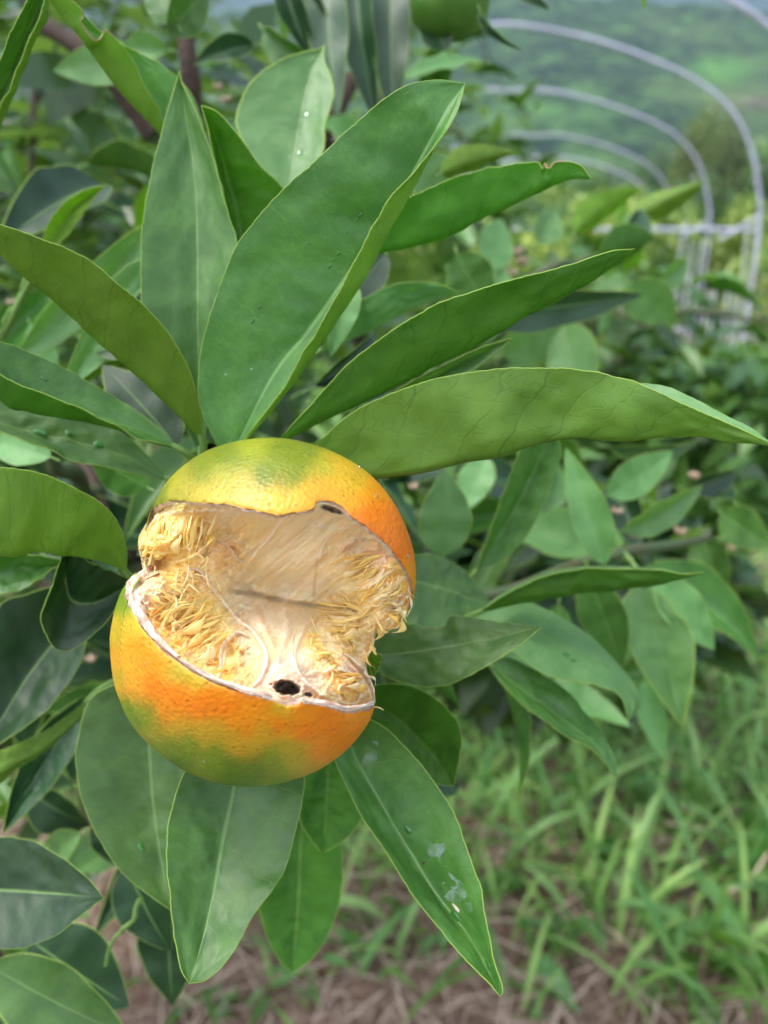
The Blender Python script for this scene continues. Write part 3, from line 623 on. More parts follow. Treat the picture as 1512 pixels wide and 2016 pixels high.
def film(key, u0, u1, v0, v1, seed, thr, sc=9.0, mat=None):
    o, G, N = HERO[key]; nv, nu, _ = G.shape; V = G + N * .00026; U, Vv = np.meshgrid(np.linspace(0, 1, nu), np.linspace(0, 1, nv))
    # refine the patch
    k = 4; iu = np.arange(int(u0 * (nu - 1)) * k, int(u1 * (nu - 1)) * k) / k; iv = np.arange(int(v0 * (nv - 1)) * k, int(v1 * (nv - 1)) * k) / k
    def at(a, b): i = np.minimum(a.astype(int), nv - 2); j = np.minimum(b.astype(int), nu - 2); f = (a - i)[..., None]; g = (b - j)[..., None]; return V[i, j] * (1 - f) * (1 - g) + V[i + 1, j] * f * (1 - g) + V[i, j + 1] * (1 - f) * g + V[i + 1, j + 1] * f * g
    A_, B_ = np.meshgrid(iv, iu, indexing='ij'); Q = at(A_, B_); m = fbm(np.stack([A_ / nv * sc * 2.2, B_ / nu * sc], -1), 4, seed); e = np.minimum((A_ - A_.min()) / (A_.max() - A_.min()), 1 - (A_ - A_.min()) / (A_.max() - A_.min())) * np.minimum((B_ - B_.min()) / (B_.max() - B_.min()), 1 - (B_ - B_.min()) / (B_.max() - B_.min())) * 4
    ok = m + e * .6 > thr; f = grid_faces(*A_.shape); f = f[ok.ravel()[f].all(1)]
    if len(f): w = link('dried_film', mesh('dried_film', Q.reshape(-1, 3) - np.array(o.location), f, [mat or M['film']]), o, inv=False)
t = NT('dried_film'); tc = t.n('ShaderNodeTexCoord').outputs['Object']; fs = t.bsdf((.55, .68, .66), .3); tp_ = t.n('ShaderNodeBsdfTransparent'); mx = t.n('ShaderNodeMixShader'); t.val(mx.inputs[0], t.math('MULTIPLY', t.ramp(t.noise(tc, 260, 4, .6), .30, .8), .42)); t.l(tp_.outputs[0], mx.inputs[1]); t.l(fs, mx.inputs[2]); M['film'] = t.done(mx.outputs[0])
film('bottom_right', .50, .92, .44, .86, 3, .42); film('bottom_right', .55, .85, .12, .26, 5, .50)
film('bottom_behind', .25, .5, .6, .78, 6, .6)
for u, v, r in [(.62, .62, .0005), (.63, .60, .0004), (.625, .57, .0003)]: drop('central', u * .6, v, r, M['wet'], 'water_drop', (.5, 2.2), .3)
drop('bottom_right', .58, .53, .0005, M['speck'], 'dark_speck')
drop('bottom_right', .6, .70, .0005, plain('pale_husk', (.7, .55, .45), .7), 'dry_husk', (1, 3.2), .7)

# ------------------------------------------------------------------ the split fruit
fc = Pv(520, 1240, .168)
fruit = empty('citrus_fruit', fc, 'ripe orange citrus fruit split wide open across its front, green at top and bottom', 'fruit')
MM = 1000.
class Half:
    def __init__(s, cx, cy, zc, rz, sil):
        s.c = (cx, cy); s.zc = zc; s.rz = rz
        a = [(math.atan2(y - cy, x - cx), math.hypot(x - cx, y - cy)) for x, y in sil]; a.sort()
        th = np.array([q[0] for q in a]); rr = np.array([q[1] for q in a])
        s.th = np.r_[th - 2 * np.pi, th, th + 2 * np.pi]; s.rr = np.r_[rr, rr, rr]
    def r(s, th):
        w = 0; 
        for k in (-.18, -.09, 0, .09, .18): w = w + np.interp(th + k, s.th, s.rr) / 5
        return w
    def pos(s, D, k=1.0):                  # unit directions -> (px, py, depth)
        th = np.arctan2(D[..., 1], D[..., 0]); r = s.r(th)
        return np.stack([s.c[0] + D[..., 0] * r * k, s.c[1] + D[..., 1] * r * k, s.zc + D[..., 2] * s.rz * k], -1)
    def dir(s, px, py):
        dx, dy = px - s.c[0], py - s.c[1]; th = np.arctan2(dy, dx); r = s.r(th); a, b = dx / r, dy / r; q = np.sqrt(a * a + b * b)
        z = -np.sqrt(np.clip(1 - q * q, 0, 1)); k = np.where(q > 1, 1 / np.maximum(q, 1e-6), 1); return np.stack([a * k, b * k, z], -1)
low = Half(478, 1290, .168, .029, [(245,1150),(224,1200),(218,1270),(224,1340),(245,1405),(290,1462),(340,1503),(400,1533),(470,1547),(540,1543),(600,1527),(650,1502),(700,1455),(728,1420),(742,1392),(735,1290),(690,1120),(480,1040),(300,1090)])
upp = Half(548, 1135, .171, .029, [(290,1040),(302,985),(335,940),(390,895),(450,872),(520,863),(590,868),(650,888),(705,916),(750,955),(787,1010),(808,1060),(818,1110),(816,1165),(760,1300),(548,1390),(330,1290),(275,1120)])
def shell(h, front, back, pole, ncol=360, nrow=64, seed=0, jag=1.0):
    fr = np.array([h.dir(np.float64(x), np.float64(y)) for x, y in front]); bk = np.array(back, float); bk /= np.linalg.norm(bk, axis=1, keepdims=True)
    loop = crom(np.vstack([fr, bk]), 12 * (len(fr) + len(bk)), True)
    # resample by true arc length
    L = np.vstack([loop, loop[:1]]); s = np.r_[0, np.cumsum(np.linalg.norm(np.diff(L, axis=0), axis=1))]; s /= s[-1]
    t = np.linspace(0, 1, ncol, endpoint=False); loop = np.stack([np.interp(t, s, L[:, k]) for k in range(3)], -1)
    loop /= np.linalg.norm(loop, axis=1, keepdims=True)
    pole = np.array(pole, float); pole /= np.linalg.norm(pole)
    jg = jag * (.012 * fbm(np.c_[np.cos(t * 6.283) * 9, np.sin(t * 6.283) * 9], 4, seed) + .006 * vnoise(np.c_[np.cos(t * 6.283) * 40, np.sin(t * 6.283) * 40], seed))
    om = np.arccos(np.clip(loop @ pole, -1, 1))[:, None]
    def sl(tt): return (np.sin((1 - tt) * om) * loop + np.sin(tt * om) * pole) / np.sin(om)
    tt = np.linspace(0, 1, nrow) ** 1.25
    rows = [sl(q + (1 - q) * jg[:, None] * 1.0 + 0 * om) for q in tt]; D = np.stack(rows)       # nrow, ncol, 3
    D /= np.linalg.norm(D, axis=-1, keepdims=True)
    return D, loop
def make_peel(name, h, D, skincol, seed, thick=.085, bumpy=.0):
    nr, nc, _ = D.shape
    k = 1 + .006 * fbm(D * 3.0, 3, seed) + bumpy * fbm(D * 11.0, 3, seed + 3)
    edge = np.arange(nr)[:, None] / nr
    k = k - .012 * np.exp(-edge * 30) * (1 + .6 * fbm(D[:1] * 9, 3, seed + 8))            # the torn edge turns in a little
    Q = h.pos(D, 1.0); C = np.array([h.c[0], h.c[1], h.zc]); Q = C + (Q - C) * k[..., None]
    outer = P(Q[..., 0], Q[..., 1], Q[..., 2])
    # rim: rows going inwards
    D0 = D[0]; rimrows = []; rimcols = []
    nz = fbm(D0 * 13, 4, seed + 2)
    for i, f in enumerate((.0, .18, .4, .65, .85, 1.0)):
        kk = (k[0] - thick * f * (1 + .45 * fbm(D0 * 6, 2, seed + 5))); puff = .010 * math.sin(math.pi * f) * (1 + nz * 1.5) + .008 * fbm(D0 * 26 + i * 1.7, 3, seed)
        tow = (D[0] - D[3]); tow /= np.linalg.norm(tow, axis=1, keepdims=True) + 1e-9
        q = h.pos(D0, 1.0); q = C + (q - C) * kk[:, None]; r0 = h.r(np.arctan2(D0[:, 1], D0[:, 0]))
        q = q + tow * np.c_[r0, r0, np.full(len(r0), h.rz)] * puff[:, None]; rimrows.append(q)
    inner = [];
    for i in range(0, nr, 4):
        q = h.pos(D[i], 1.0); inner.append(C + (q - C) * (1 - thick * 1.15))
    cols = skincol(Q.reshape(-1, 3), D.reshape(-1, 3))
    R = np.stack(rimrows); I = np.stack(inner)
    Rw = P(R[..., 0], R[..., 1], R[..., 2]); Iw = P(I[..., 0], I[..., 1], I[..., 2])
    V = [outer.reshape(-1, 3), Rw.reshape(-1, 3), Iw.reshape(-1, 3)]
    f1 = grid_faces(nr, nc, True)[:, ::-1]; o = nr * nc; f2 = grid_faces(6, nc, True, o); o2 = o + 6 * nc; f3 = grid_faces(len(inner), nc, True, o2)
    j = np.arange(nc); j2 = (j + 1) % nc
    f0 = np.stack([j, j2, o + j2, o + j], -1); f4 = np.stack([o + 5 * nc + j, o + 5 * nc + j2, o2 + j2, o2 + j], -1)
    F = np.vstack([f1, f0, f2, f4, f3]); mi = np.r_[np.zeros(len(f1)), np.ones(len(f0) + len(f2) + len(f4) + len(f3))]
    rc = np.tile(np.linspace(0, 1, 6)[:, None], (1, nc)).reshape(-1, 1)
    colr = np.array([[.36, .17, .09]]) * (1 - sm(rc, .05, .6)) + np.array([[.66, .48, .35]]) * sm(rc, .05, .6)
    nn = fbm(R.reshape(-1, 3) * np.array([.05, .05, 400]), 4, 3)[:, None]
    colr = colr * (1 + .35 * nn); colr = colr * (1 - .25 * sm(-nn, .05, .3)) + np.array([[.45, .2, .12]]) * .25 * sm(-nn, .05, .3)
    colr = np.clip(colr, .02, .9)
    cc = np.vstack([cols, colr, np.tile([[.66, .5, .34]], (len(inner) * nc, 1))])
    c = np.array(fc)
    me = mesh(name, np.vstack(V) - c, F, [M['skin'], M['pith']], mi, col=cc)
    ob = link(name, me, fruit, inv=False); return ob
# skin: colour attribute carries the ripening (orange / yellow / green); glands and pits in the material
t = NT('citrus_skin'); ca = t.n('ShaderNodeAttribute', attribute_name='Col').outputs['Color']; tc = t.n('ShaderNodeTexCoord').outputs['Object']
v1 = t.n('ShaderNodeTexVoronoi', feature='SMOOTH_F1'); v1.inputs['Scale'].default_value = 1050; t.l(tc, v1.inputs['Vector']); v1.inputs['Smoothness'].default_value = .6
v2 = t.n('ShaderNodeTexVoronoi', feature='F1'); v2.inputs['Scale'].default_value = 520; t.l(tc, v2.inputs['Vector'])
pit = t.ramp(v2.outputs['Distance'], .0, .34)
nz1 = t.noise(tc, 260, 4, .6); nz2 = t.noise(tc, 2400, 3, .6)
h = t.math('ADD', t.math('MULTIPLY', v1.outputs['Distance'], .9), t.math('ADD', t.math('MULTIPLY', pit, .55), t.math('MULTIPLY', nz1, .8)))
nm = t.bump(h, .5, .00036); nm = t.bump(nz2, .25, .0001, nm)
c = t.mix(t.math('MULTIPLY', t.math('SUBTRACT', 1.0, pit), .42), ca, (.62, .20, .02), 'MULTIPLY')
c = t.mix(t.math('MULTIPLY', t.ramp(nz1, .5, .75), .3), c, (1.25, 1.15, 1.0, 1), 'MULTIPLY')
v3 = t.n('ShaderNodeTexVoronoi', feature='F1'); v3.inputs['Scale'].default_value = 150; t.l(tc, v3.inputs['Vector']); rr3 = t.n('ShaderNodeSeparateColor'); t.l(v3.outputs['Color'], rr3.inputs[0])
spot = t.math('MULTIPLY', t.math('SUBTRACT', 1.0, t.ramp(v3.outputs['Distance'], .035, .075)), t.ramp(rr3.outputs[0], .80, .84))
c = t.mix(t.math('MULTIPLY', spot, .85), c, (.10, .03, .01))
sh = t.bsdf(c, t.math('ADD', .30, t.math('MULTIPLY', nz1, .2)), nm, .45, Subsurface_Weight=.12, Subsurface_Scale=.0015)
M['skin'] = t.done(sh)
t = NT('citrus_pith'); ca = t.n('ShaderNodeAttribute', attribute_name='Col').outputs['Color']; tc = t.n('ShaderNodeTexCoord').outputs['Object']
n1 = t.noise(t.mapping(tc, (1, 1, 1)), 900, 5, .7, .6); n2 = t.noise(tc, 260, 4, .6, 1.5)
c = t.mix(t.math('MULTIPLY', t.ramp(n1, .35, .75), .5), ca, (.80, .72, .62)); c = t.mix(t.math('MULTIPLY', t.ramp(n2, .56, .72), .5), c, (.42, .17, .08))
M['pith'] = t.done(t.bsdf(c, .55, t.bump(t.math('ADD', n1, n2), .7, .0004), .4, Subsurface_Weight=.25, Subsurface_Scale=.0015))
t = NT('citrus_flesh'); ca = t.n('ShaderNodeAttribute', attribute_name='Col').outputs['Color']; uv = t.n('ShaderNodeUVMap').outputs[0]
f1 = t.noise(t.mapping(uv, (9, 1.6, 1), (0, 0, 0)), 4.0, 5, .65, .5); f2 = t.noise(uv, 26, 4, .6, .8)
c = t.mix(t.math('MULTIPLY', t.ramp(f1, .4, .7), .3), ca, (.97, .90, .74)); c = t.mix(t.math('MULTIPLY', t.ramp(f1, .5, .3), .25), c, (.80, .48, .16))
M['flesh'] = t.done(t.bsdf(c, t.math('ADD', .22, t.math('MULTIPLY', f2, .3)), t.bump(t.math('ADD', t.math('MULTIPLY', f1, .9), t.math('MULTIPLY', f2, .7)), .5, .0005), .35, Subsurface_Weight=.4, Subsurface_Scale=.003, Coat_Weight=.45, Coat_Roughness=.14))
def ves_mat(name, c1, c2):
    t = NT(name); tc = t.n('ShaderNodeTexCoord').outputs['Object']; oi = t.n('ShaderNodeObjectInfo').outputs['Random']; ca = t.n('ShaderNodeAttribute', attribute_name='Col').outputs['Fac']
    n = t.noise(t.mapping(tc, (1, .25, 1)), 1600, 4, .6); c = t.mix(t.ramp(n, .3, .7), c1, c2)
    c = t.mix(t.math('MULTIPLY', oi, .45), c, (.98, .90, .58))
    sh = t.bsdf(c, .24, t.bump(n, .3, .0002), .5, Coat_Weight=.5, Coat_Roughness=.12, Subsurface_Weight=.15, Subsurface_Scale=.001)
    return t.done(t.trans(sh, (1.0, .85, .36), .5))
M['ves_y'] = ves_mat('juice_sac_yellow', (.96, .75, .18), (.98, .87, .42))
M['ves_o'] = ves_mat('juice_sac_orange', (.96, .54, .08), (.98, .74, .26))
M['ves_p'] = ves_mat('juice_sac_pale', (.96, .84, .52), (.98, .93, .74))
M['membrane'] = plain('segment_membrane', (.94, .86, .76), .4, (1500, .5, .0003), (.35, (.97, .88, .7)), spec=.3, var=(.88, .72, .5), vscale=500)
M['pit_dark'] = plain('dark_hollow', (.035, .012, .012), .45, (1500, .8, .0004), var=(.10, .03, .02), vscale=700)

OR, DO, YE, GR, DG, LG = (.88, .27, .009), (.88, .22, .006), (.82, .42, .02), (.17, .28, .012), (.10, .19, .010), (.34, .38, .03)
lowc = [((240,1180),GR),((232,1250),(.55,.40,.02)),((228,1330),(.60,.40,.02)),((245,1400),GR),((300,1300),OR),((275,1230),(.50,.44,.03)),((270,1260),OR),((320,1270),(.62,.40,.03)),((350,1310),(.50,.38,.03)),((380,1330),(.62,.42,.03)),((300,1350),DO),((350,1370),DO),((400,1380),DO),((450,1390),DO),((460,1360),OR),((510,1385),OR),((560,1390),(.62,.42,.02)),((600,1400),OR),((650,1430),DO),((700,1420),OR),((700,1450),DO),((600,1440),DO),((550,1430),DO),((640,1490),OR),((560,1470),(.50,.36,.02)),((540,1490),GR),((500,1470),(.60,.36,.02)),((500,1500),DG),((460,1510),DG),((420,1490),GR),((380,1470),GR),((400,1450),(.66,.36,.02)),((330,1470),GR),((460,1460),(.64,.36,.02)),((262,1410),GR),((340,1440),(.62,.36,.02)),((300,1440),(.36,.33,.02)),((280,1420),GR),((330,1410),OR),((480,1430),OR),((520,1450),(.7,.36,.02)),((560,1530),GR),((480,1545),DG),((620,1520),(.6,.36,.02)),((350,1500),DG),((580,1500),(.45,.38,.02)),((240,1300),(.80,.36,.02)),((260,1350),(.82,.34,.02)),((735,1400),OR)]
uppc = [((310,970),GR),((340,960),(.38,.46,.03)),((400,930),GR),((450,900),GR),((500,880),(.30,.42,.02)),((560,880),GR),((600,900),GR),((640,930),(.40,.46,.03)),((520,930),GR),((580,940),GR),((450,950),(.34,.42,.03)),((400,965),(.50,.48,.04)),((350,975),(.38,.42,.04)),((480,975),(.72,.56,.05)),((530,985),(.78,.55,.04)),((560,1000),(.85,.50,.03)),((480,1000),(.75,.42,.03)),((430,985),(.70,.55,.06)),((590,975),(.70,.54,.04)),((620,980),YE),((650,970),YE),((680,950),(.62,.50,.03)),((700,935),(.60,.48,.03)),((690,980),(.84,.45,.02)),((730,970),(.84,.40,.015)),((740,1010),OR),((780,1040),OR),((800,1080),DO),((815,1130),(.85,.36,.01)),((770,1060),OR),((720,1020),OR)]
def skin_low(Q, D):
    q = Q[:, :2] + np.stack([fbm(D * 5, 3, 1), fbm(D * 5, 3, 2)], -1) * 14
    c = shepard(np.array([p for p, _ in lowc], float), np.array([c for _, c in lowc]), q, 5, 26)
    return np.clip(c * (1 + .08 * fbm(D * 14, 4, 5)[:, None]), .003, .95)
def skin_upp(Q, D):
    q = Q[:, :2] + np.stack([fbm(D * 5, 3, 3), fbm(D * 5, 3, 4)], -1) * 18
    c = shepard(np.array([p for p, _ in uppc], float), np.array([c for _, c in uppc]) * np.array([.88, .70, .65]), q, 5, 24)
    return np.clip(c * (1 + .12 * fbm(D * 14, 4, 6)[:, None]), .003, .95)
low_front = [(276,1133),(258,1150),(252,1174),(263,1205),(280,1238),(305,1268),(345,1303),(390,1330),(440,1352),(490,1368),(535,1380),(560,1391),(585,1390),(605,1380),(640,1392),(680,1405),(715,1402),(741,1393)]
low_back = [(.80, .02, .60), (.45, -.25, .86), (0, -.35, .93), (-.45, -.45, .77), (-.74, -.55, .36)]
upp_front = [(286,1045),(293,1010),(308,993),(345,985),(400,988),(450,992),(500,1003),(545,1011),(585,1008),(618,1001),(624,988),(645,984),(675,996),(692,1014),(725,1036),(758,1064),(785,1096),(803,1126),(813,1150),(815,1170)]
upp_back = [(.90, .35, .30), (.62, .35, .70), (.1, .25, .96), (-.45, .1, .88), (-.85, -.12, .45)]
Dl, loopl = shell(low, low_front, low_back, (.05, .85, .05), seed=3)
Du, loopu = shell(upp, upp_front, upp_back, (-.05, -.9, .0), seed=9)
make_peel('lower_peel', low, Dl, skin_low, 4, .080, .007)
make_peel('upper_peel', upp, Du, skin_upp, 6, .040, .0015)

# flesh: one folded surface between the two torn edges, in real depth
def curve_pts(h, front, k):
    d = np.array([h.dir(np.float64(x), np.float64(y)) for x, y in front]); q = h.pos(d, k); return q
T = crom(curve_pts(upp, upp_front, .97), 300); B = crom(curve_pts(low, [(302, 1120)] + low_front, .95), 300)
Lc = crom([tuple(T[0]), (283,1060,.166), (276,1078,.163), (288,1095,.166), (312,1104,.173), (310,1112,.172), tuple(B[0])], 220)
Rc = crom([tuple(T[-1]), (806,1185,.166), (795,1215,.164), (786,1236,.163), (765,1240,.165), (742,1246,.170), (735,1275,.168), (722,1305,.166), (728,1340,.165), (736,1370,.165), tuple(B[-1])], 220)
s = np.linspace(0, 1, 300)[None, :, None]; v = np.linspace(0, 1, 220)[:, None, None]
C = (1 - v) * T[None] + v * B[None] + (1 - s) * Lc[:, None] + s * Rc[:, None] - ((1 - s) * (1 - v) * T[0] + s * (1 - v) * T[-1] + (1 - s) * v * B[0] + s * v * B[-1])
q = C[..., :2].reshape(-1, 2)
dc = [(330,1022,162),(400,1022,160),(320,1070,156),(380,1090,158),(300,1085,160),(450,1030,164),(480,1070,167),(540,1040,163),(560,1080,169),(520,1120,173),(450,1130,167),(480,1160,176),(540,1180,181),(600,1187,181),(650,1192,179),(690,1196,171),(600,1130,174),(620,1060,166),(650,1032,161),(600,1024,159),(700,1065,166),(680,1100,169),(660,1150,174),(750,1100,160),(780,1150,160),(720,1150,162),(760,1210,161),(720,1200,164),(420,1150,164),(360,1130,161),(300,1140,157),(280,1170,154),(268,1160,157),(290,1210,155),(340,1190,158),(400,1200,162),(450,1230,164),(390,1260,156),(340,1265,152),(420,1310,151),(470,1290,156),(500,1220,165),(510,1300,153),(490,1340,147),(560,1210,170),(560,1260,158),(555,1310,149),(560,1335,145),(600,1330,148),(610,1260,160),(640,1240,164),(640,1290,156),(690,1240,165),(710,1300,162),(680,1330,155),(660,1365,151),(710,1370,159),(640,1360,149),(590,1372,146),(520,1360,145),(730,1380,163)]
def bpts(X, n=18): i = np.linspace(0, len(X) - 1, n).astype(int); return [(X[k][0], X[k][1], X[k][2] * 1000) for k in i]
allp = np.array(dc + bpts(T) + bpts(B) + bpts(Lc, 9)[1:-1] + bpts(Rc, 9)[1:-1])
dep = tps(allp[:, :2], allp[:, 2], q)
cream, yel, org, wht, tan, pink = (.72, .52, .22), (.82, .50, .08), (.84, .34, .03), (.74, .60, .46), (.60, .38, .17), (.72, .42, .26)
fcols = [((320,1030),yel),((380,1040),yel),((420,1050),(.82,.62,.26)),((300,1080),yel),((360,1090),yel),((450,1010),wht),((480,1020),(.74,.54,.22)),((500,1050),(.70,.50,.20)),((540,1060),(.66,.47,.20)),((420,1060),(.84,.42,.10)),((450,1090),(.82,.42,.12)),((500,1100),cream),((560,1050),(.76,.62,.44)),((620,1030),(.74,.62,.46)),((600,1080),(.76,.60,.36)),((560,1120),(.78,.62,.36)),((520,1140),(.74,.55,.28)),((620,1150),(.82,.70,.46)),((560,1160),(.74,.58,.34)),((680,1060),(.70,.52,.30)),((720,1060),(.66,.44,.24)),((660,1100),cream),((680,1150),(.80,.64,.30)),((740,1100),pink),((770,1120),org),((790,1160),org),((740,1150),(.86,.50,.14)),((760,1200),(.84,.56,.24)),((700,1190),(.7,.46,.12)),((690,1220),(.80,.50,.12)),((480,1180),(.80,.70,.52)),((520,1210),(.82,.70,.54)),((560,1220),(.80,.66,.46)),((600,1220),(.80,.66,.44)),((640,1210),(.72,.48,.15)),((430,1160),(.80,.62,.30)),((350,1140),yel),((300,1150),(.84,.55,.22)),((270,1180),pink),((290,1220),org),((340,1190),(.82,.48,.10)),((400,1190),(.86,.58,.10)),((420,1230),(.80,.56,.10)),((360,1250),org),((400,1290),(.88,.50,.14)),((330,1270),org),((440,1320),org),((450,1270),yel),((480,1250),(.48,.34,.18)),((500,1290),(.46,.31,.17)),((490,1320),(.60,.34,.08)),((540,1270),(.54,.34,.14)),((560,1300),(.42,.30,.20)),((550,1330),(.50,.36,.27)),((590,1330),(.44,.29,.20)),((530,1345),(.60,.36,.24)),((575,1290),(.84,.66,.44)),((610,1270),(.88,.62,.14)),((630,1250),(.80,.64,.28)),((650,1270),(.80,.66,.34)),((680,1250),(.80,.55,.16)),((700,1290),(.84,.55,.20)),((640,1310),(.86,.55,.20)),((670,1340),org),((690,1370),org),((650,1370),(.84,.5,.2)),((720,1350),(.84,.6,.4)),((620,1350),pink),((700,1320),pink)]  # core points set darker in colour to hold down the direct sun there
gam = lambda c: tuple(min(x ** .64, .9) for x in c)
colf = shepard(np.array([p for p, _ in fcols], float), np.array([gam(c) for _, c in fcols]) * np.array([.96, .90, .76]), q + 10 * np.stack([fbm(q * .02, 3, 1), fbm(q * .02, 3, 5)], -1), 3.5, 6)
def ridge(pl, w, h, col=None, a=.9):
    global dep, colf
    pl2 = crom([(x, y, 0) for x, y in pl], 40)[:, :2]; d = dpoly(q, pl2 + 0) ; d = d + 2.0 * fbm(q * .09, 2, int(pl[0][0])); k = np.exp(-(d / w) ** 2)
    dep = dep - h * k
    if col is not None: k2 = np.exp(-(d / (w * .8)) ** 2)[:, None] * a; colf = colf * (1 - k2) + np.array(col) * k2
ridge([(455,1164),(500,1170),(540,1180),(575,1187),(620,1192),(660,1195),(700,1201)], 4.5, -2.6, (.40, .22, .10), .42)  # fold between the halves, its shade painted in as a brown line
ridge([(430,1120),(470,1150),(500,1168)], 5, -.6, (.55, .38, .2), .4)
ridge([(575,1005),(555,1025),(530,1060),(505,1085),(488,1110)], 3.5, 1.6, (.86, .80, .76))
ridge([(560,1030),(590,1020),(640,1040),(700,1040)], 3, .8, (.78, .66, .54), .6)
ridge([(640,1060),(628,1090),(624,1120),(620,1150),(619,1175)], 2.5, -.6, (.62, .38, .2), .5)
ridge([(700,1030),(660,1050),(638,1070),(628,1095)], 6, 1.2, (.74, .58, .44), .6)
ridge([(395,1125),(430,1170),(465,1215),(500,1245),(525,1290),(515,1330),(500,1348)], 4, 2.2, (.88, .80, .70))
ridge([(460,1250),(445,1270),(440,1300),(430,1330)], 3, 1.2, (.86, .74, .54))
ridge([(500,1190),(520,1230),(535,1270),(545,1300)], 7, 1.0, (.82, .52, .24), .55)
ridge([(560,1190),(565,1230),(550,1290),(535,1320)], 8, 1.0, (.82, .68, .5), .5)
ridge([(600,1235),(585,1265),(580,1300),(600,1340),(640,1372)], 5, 2.0, (.84, .66, .5), .7)
ridge([(640,1322),(665,1314),(700,1330),(715,1360),(700,1385),(672,1380),(668,1355),(680,1345)], 3, 1.2, (.90, .76, .52))
ridge([(672,1290),(690,1310),(715,1335),(735,1370)], 4, 1.6, (.82, .58, .40))
ridge([(600,1275),(640,1300),(655,1330),(640,1360)], 3, 1.0, (.88, .66, .36), .6)
ridge([(320,1012),(400,1006),(470,1012),(540,1022)], 4, 1.0, (.78, .66, .56), .6)
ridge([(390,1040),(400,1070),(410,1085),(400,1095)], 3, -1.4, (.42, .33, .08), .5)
ridge([(345,1108),(380,1095),(405,1075)], 3, 1.5, (.86, .72, .5), .6)
ridge([(670,1085),(690,1068),(735,1060),(740,1080),(715,1084)], 4, 1.6, (.78, .40, .26), .7)
# fibres on the cut walls
th = math.radians(-38); qa = q @ np.array([math.cos(th), math.sin(th)]); qb = q @ np.array([-math.sin(th), math.cos(th)])
wall = sm(q[:, 0], 470, 520) * (1 - sm(q[:, 0], 640, 700)) * (1 - sm(q[:, 1], 1180, 1200))
dep = dep + wall * fbm(np.c_[qa * .008, qb * .11], 4, 2) * .9
rough = 1 - .75 * wall - .6 * sm(q[:, 1], 1190, 1210) * sm(q[:, 0], 480, 510) * (1 - sm(q[:, 0], 600, 640))
dep = dep + rough * (fbm(q * .045, 4, 8) * 2.2 + (np.abs(fbm(q * .09, 4, 3))) * 2.0)
colf = colf * (1 + .18 * fbm(np.c_[qa * .015, qb * .13], 4, 4)[:, None])
# the dark hollow in the rind edge and the small ones
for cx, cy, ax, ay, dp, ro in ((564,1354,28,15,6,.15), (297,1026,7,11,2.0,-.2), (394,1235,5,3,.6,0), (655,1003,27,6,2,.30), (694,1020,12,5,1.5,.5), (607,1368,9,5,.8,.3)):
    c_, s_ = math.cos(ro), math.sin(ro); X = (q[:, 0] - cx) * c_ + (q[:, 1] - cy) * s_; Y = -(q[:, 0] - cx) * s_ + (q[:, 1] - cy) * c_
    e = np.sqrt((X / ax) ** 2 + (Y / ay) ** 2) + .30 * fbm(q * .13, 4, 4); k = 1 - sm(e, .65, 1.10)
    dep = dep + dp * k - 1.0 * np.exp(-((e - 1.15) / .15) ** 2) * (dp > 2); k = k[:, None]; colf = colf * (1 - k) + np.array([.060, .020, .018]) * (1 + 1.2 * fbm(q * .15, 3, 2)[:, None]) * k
dep = dep.reshape(220, 300)
# pin the border to the outlines, fading the relief out there
ev = np.minimum(np.minimum(np.arange(220), 219 - np.arange(220))[:, None] / 5.0, np.minimum(np.arange(300), 299 - np.arange(300))[None] / 7.0); ev = np.clip(ev, 0, 1); ev = ev * ev * (3 - 2 * ev)
DG_ = dep * ev + C[..., 2] * 1000 * (1 - ev)
G = P(C[..., 0], C[..., 1], DG_ / 1000)
# carry the left and right borders round to the back so the flesh is a body, not a skin
back = []
nb_ = 14; ctr = np.array([500., 1180.])
colg = np.clip(colf, .01, .92).reshape(220, 300, 3)
def wrap(edge, ecol):
    rows, cols = [], []
    for i in range(1, nb_ + 1):
        f = i / nb_; a = f * math.pi / 2; xy = ctr + (edge[:, :2] - ctr) * (math.cos(a) * .98 + .0) ; z = edge[:, 2] * 1000 + math.sin(a) * 20
        n_ = fbm(np.c_[edge[:, 1] * .06, np.full(len(edge), i * .5)], 3, 1) * 1.3
        rows.append(P(xy[:, 0], xy[:, 1], (z + n_) / 1000)); cols.append(ecol)
    return np.stack(rows, 1), np.stack(cols, 1)
wl_, cl_ = wrap(C[:, 0], colg[:, 0]); wr_, cr_ = wrap(C[:, -1], colg[:, -1])
Gf = np.concatenate([wl_[:, ::-1], G, wr_], 1); Cf = np.concatenate([cl_[:, ::-1], colg, cr_], 1)
mcol = Gf.shape[1]
px_ = np.pad(C[..., :2], ((0, 0), (nb_, nb_), (0, 0)), 'edge'); UVf = np.stack([(px_[..., 0] * math.cos(th) + px_[..., 1] * math.sin(th)), (-px_[..., 0] * math.sin(th) + px_[..., 1] * math.cos(th))], -1) / 500
UVf = UVf[..., ::-1]
link('flesh', mesh('flesh', Gf.reshape(-1, 3) - np.array(fc), grid_faces(220, mcol)[:, ::-1], [M['flesh']], uv=UVf.reshape(-1, 2), col=Cf.reshape(-1, 3)), fruit, inv=False)
def fdepth(x, y): i = np.argmin((C[..., 0] - x) ** 2 + (C[..., 1] - y) ** 2); return DG_.ravel()[i]

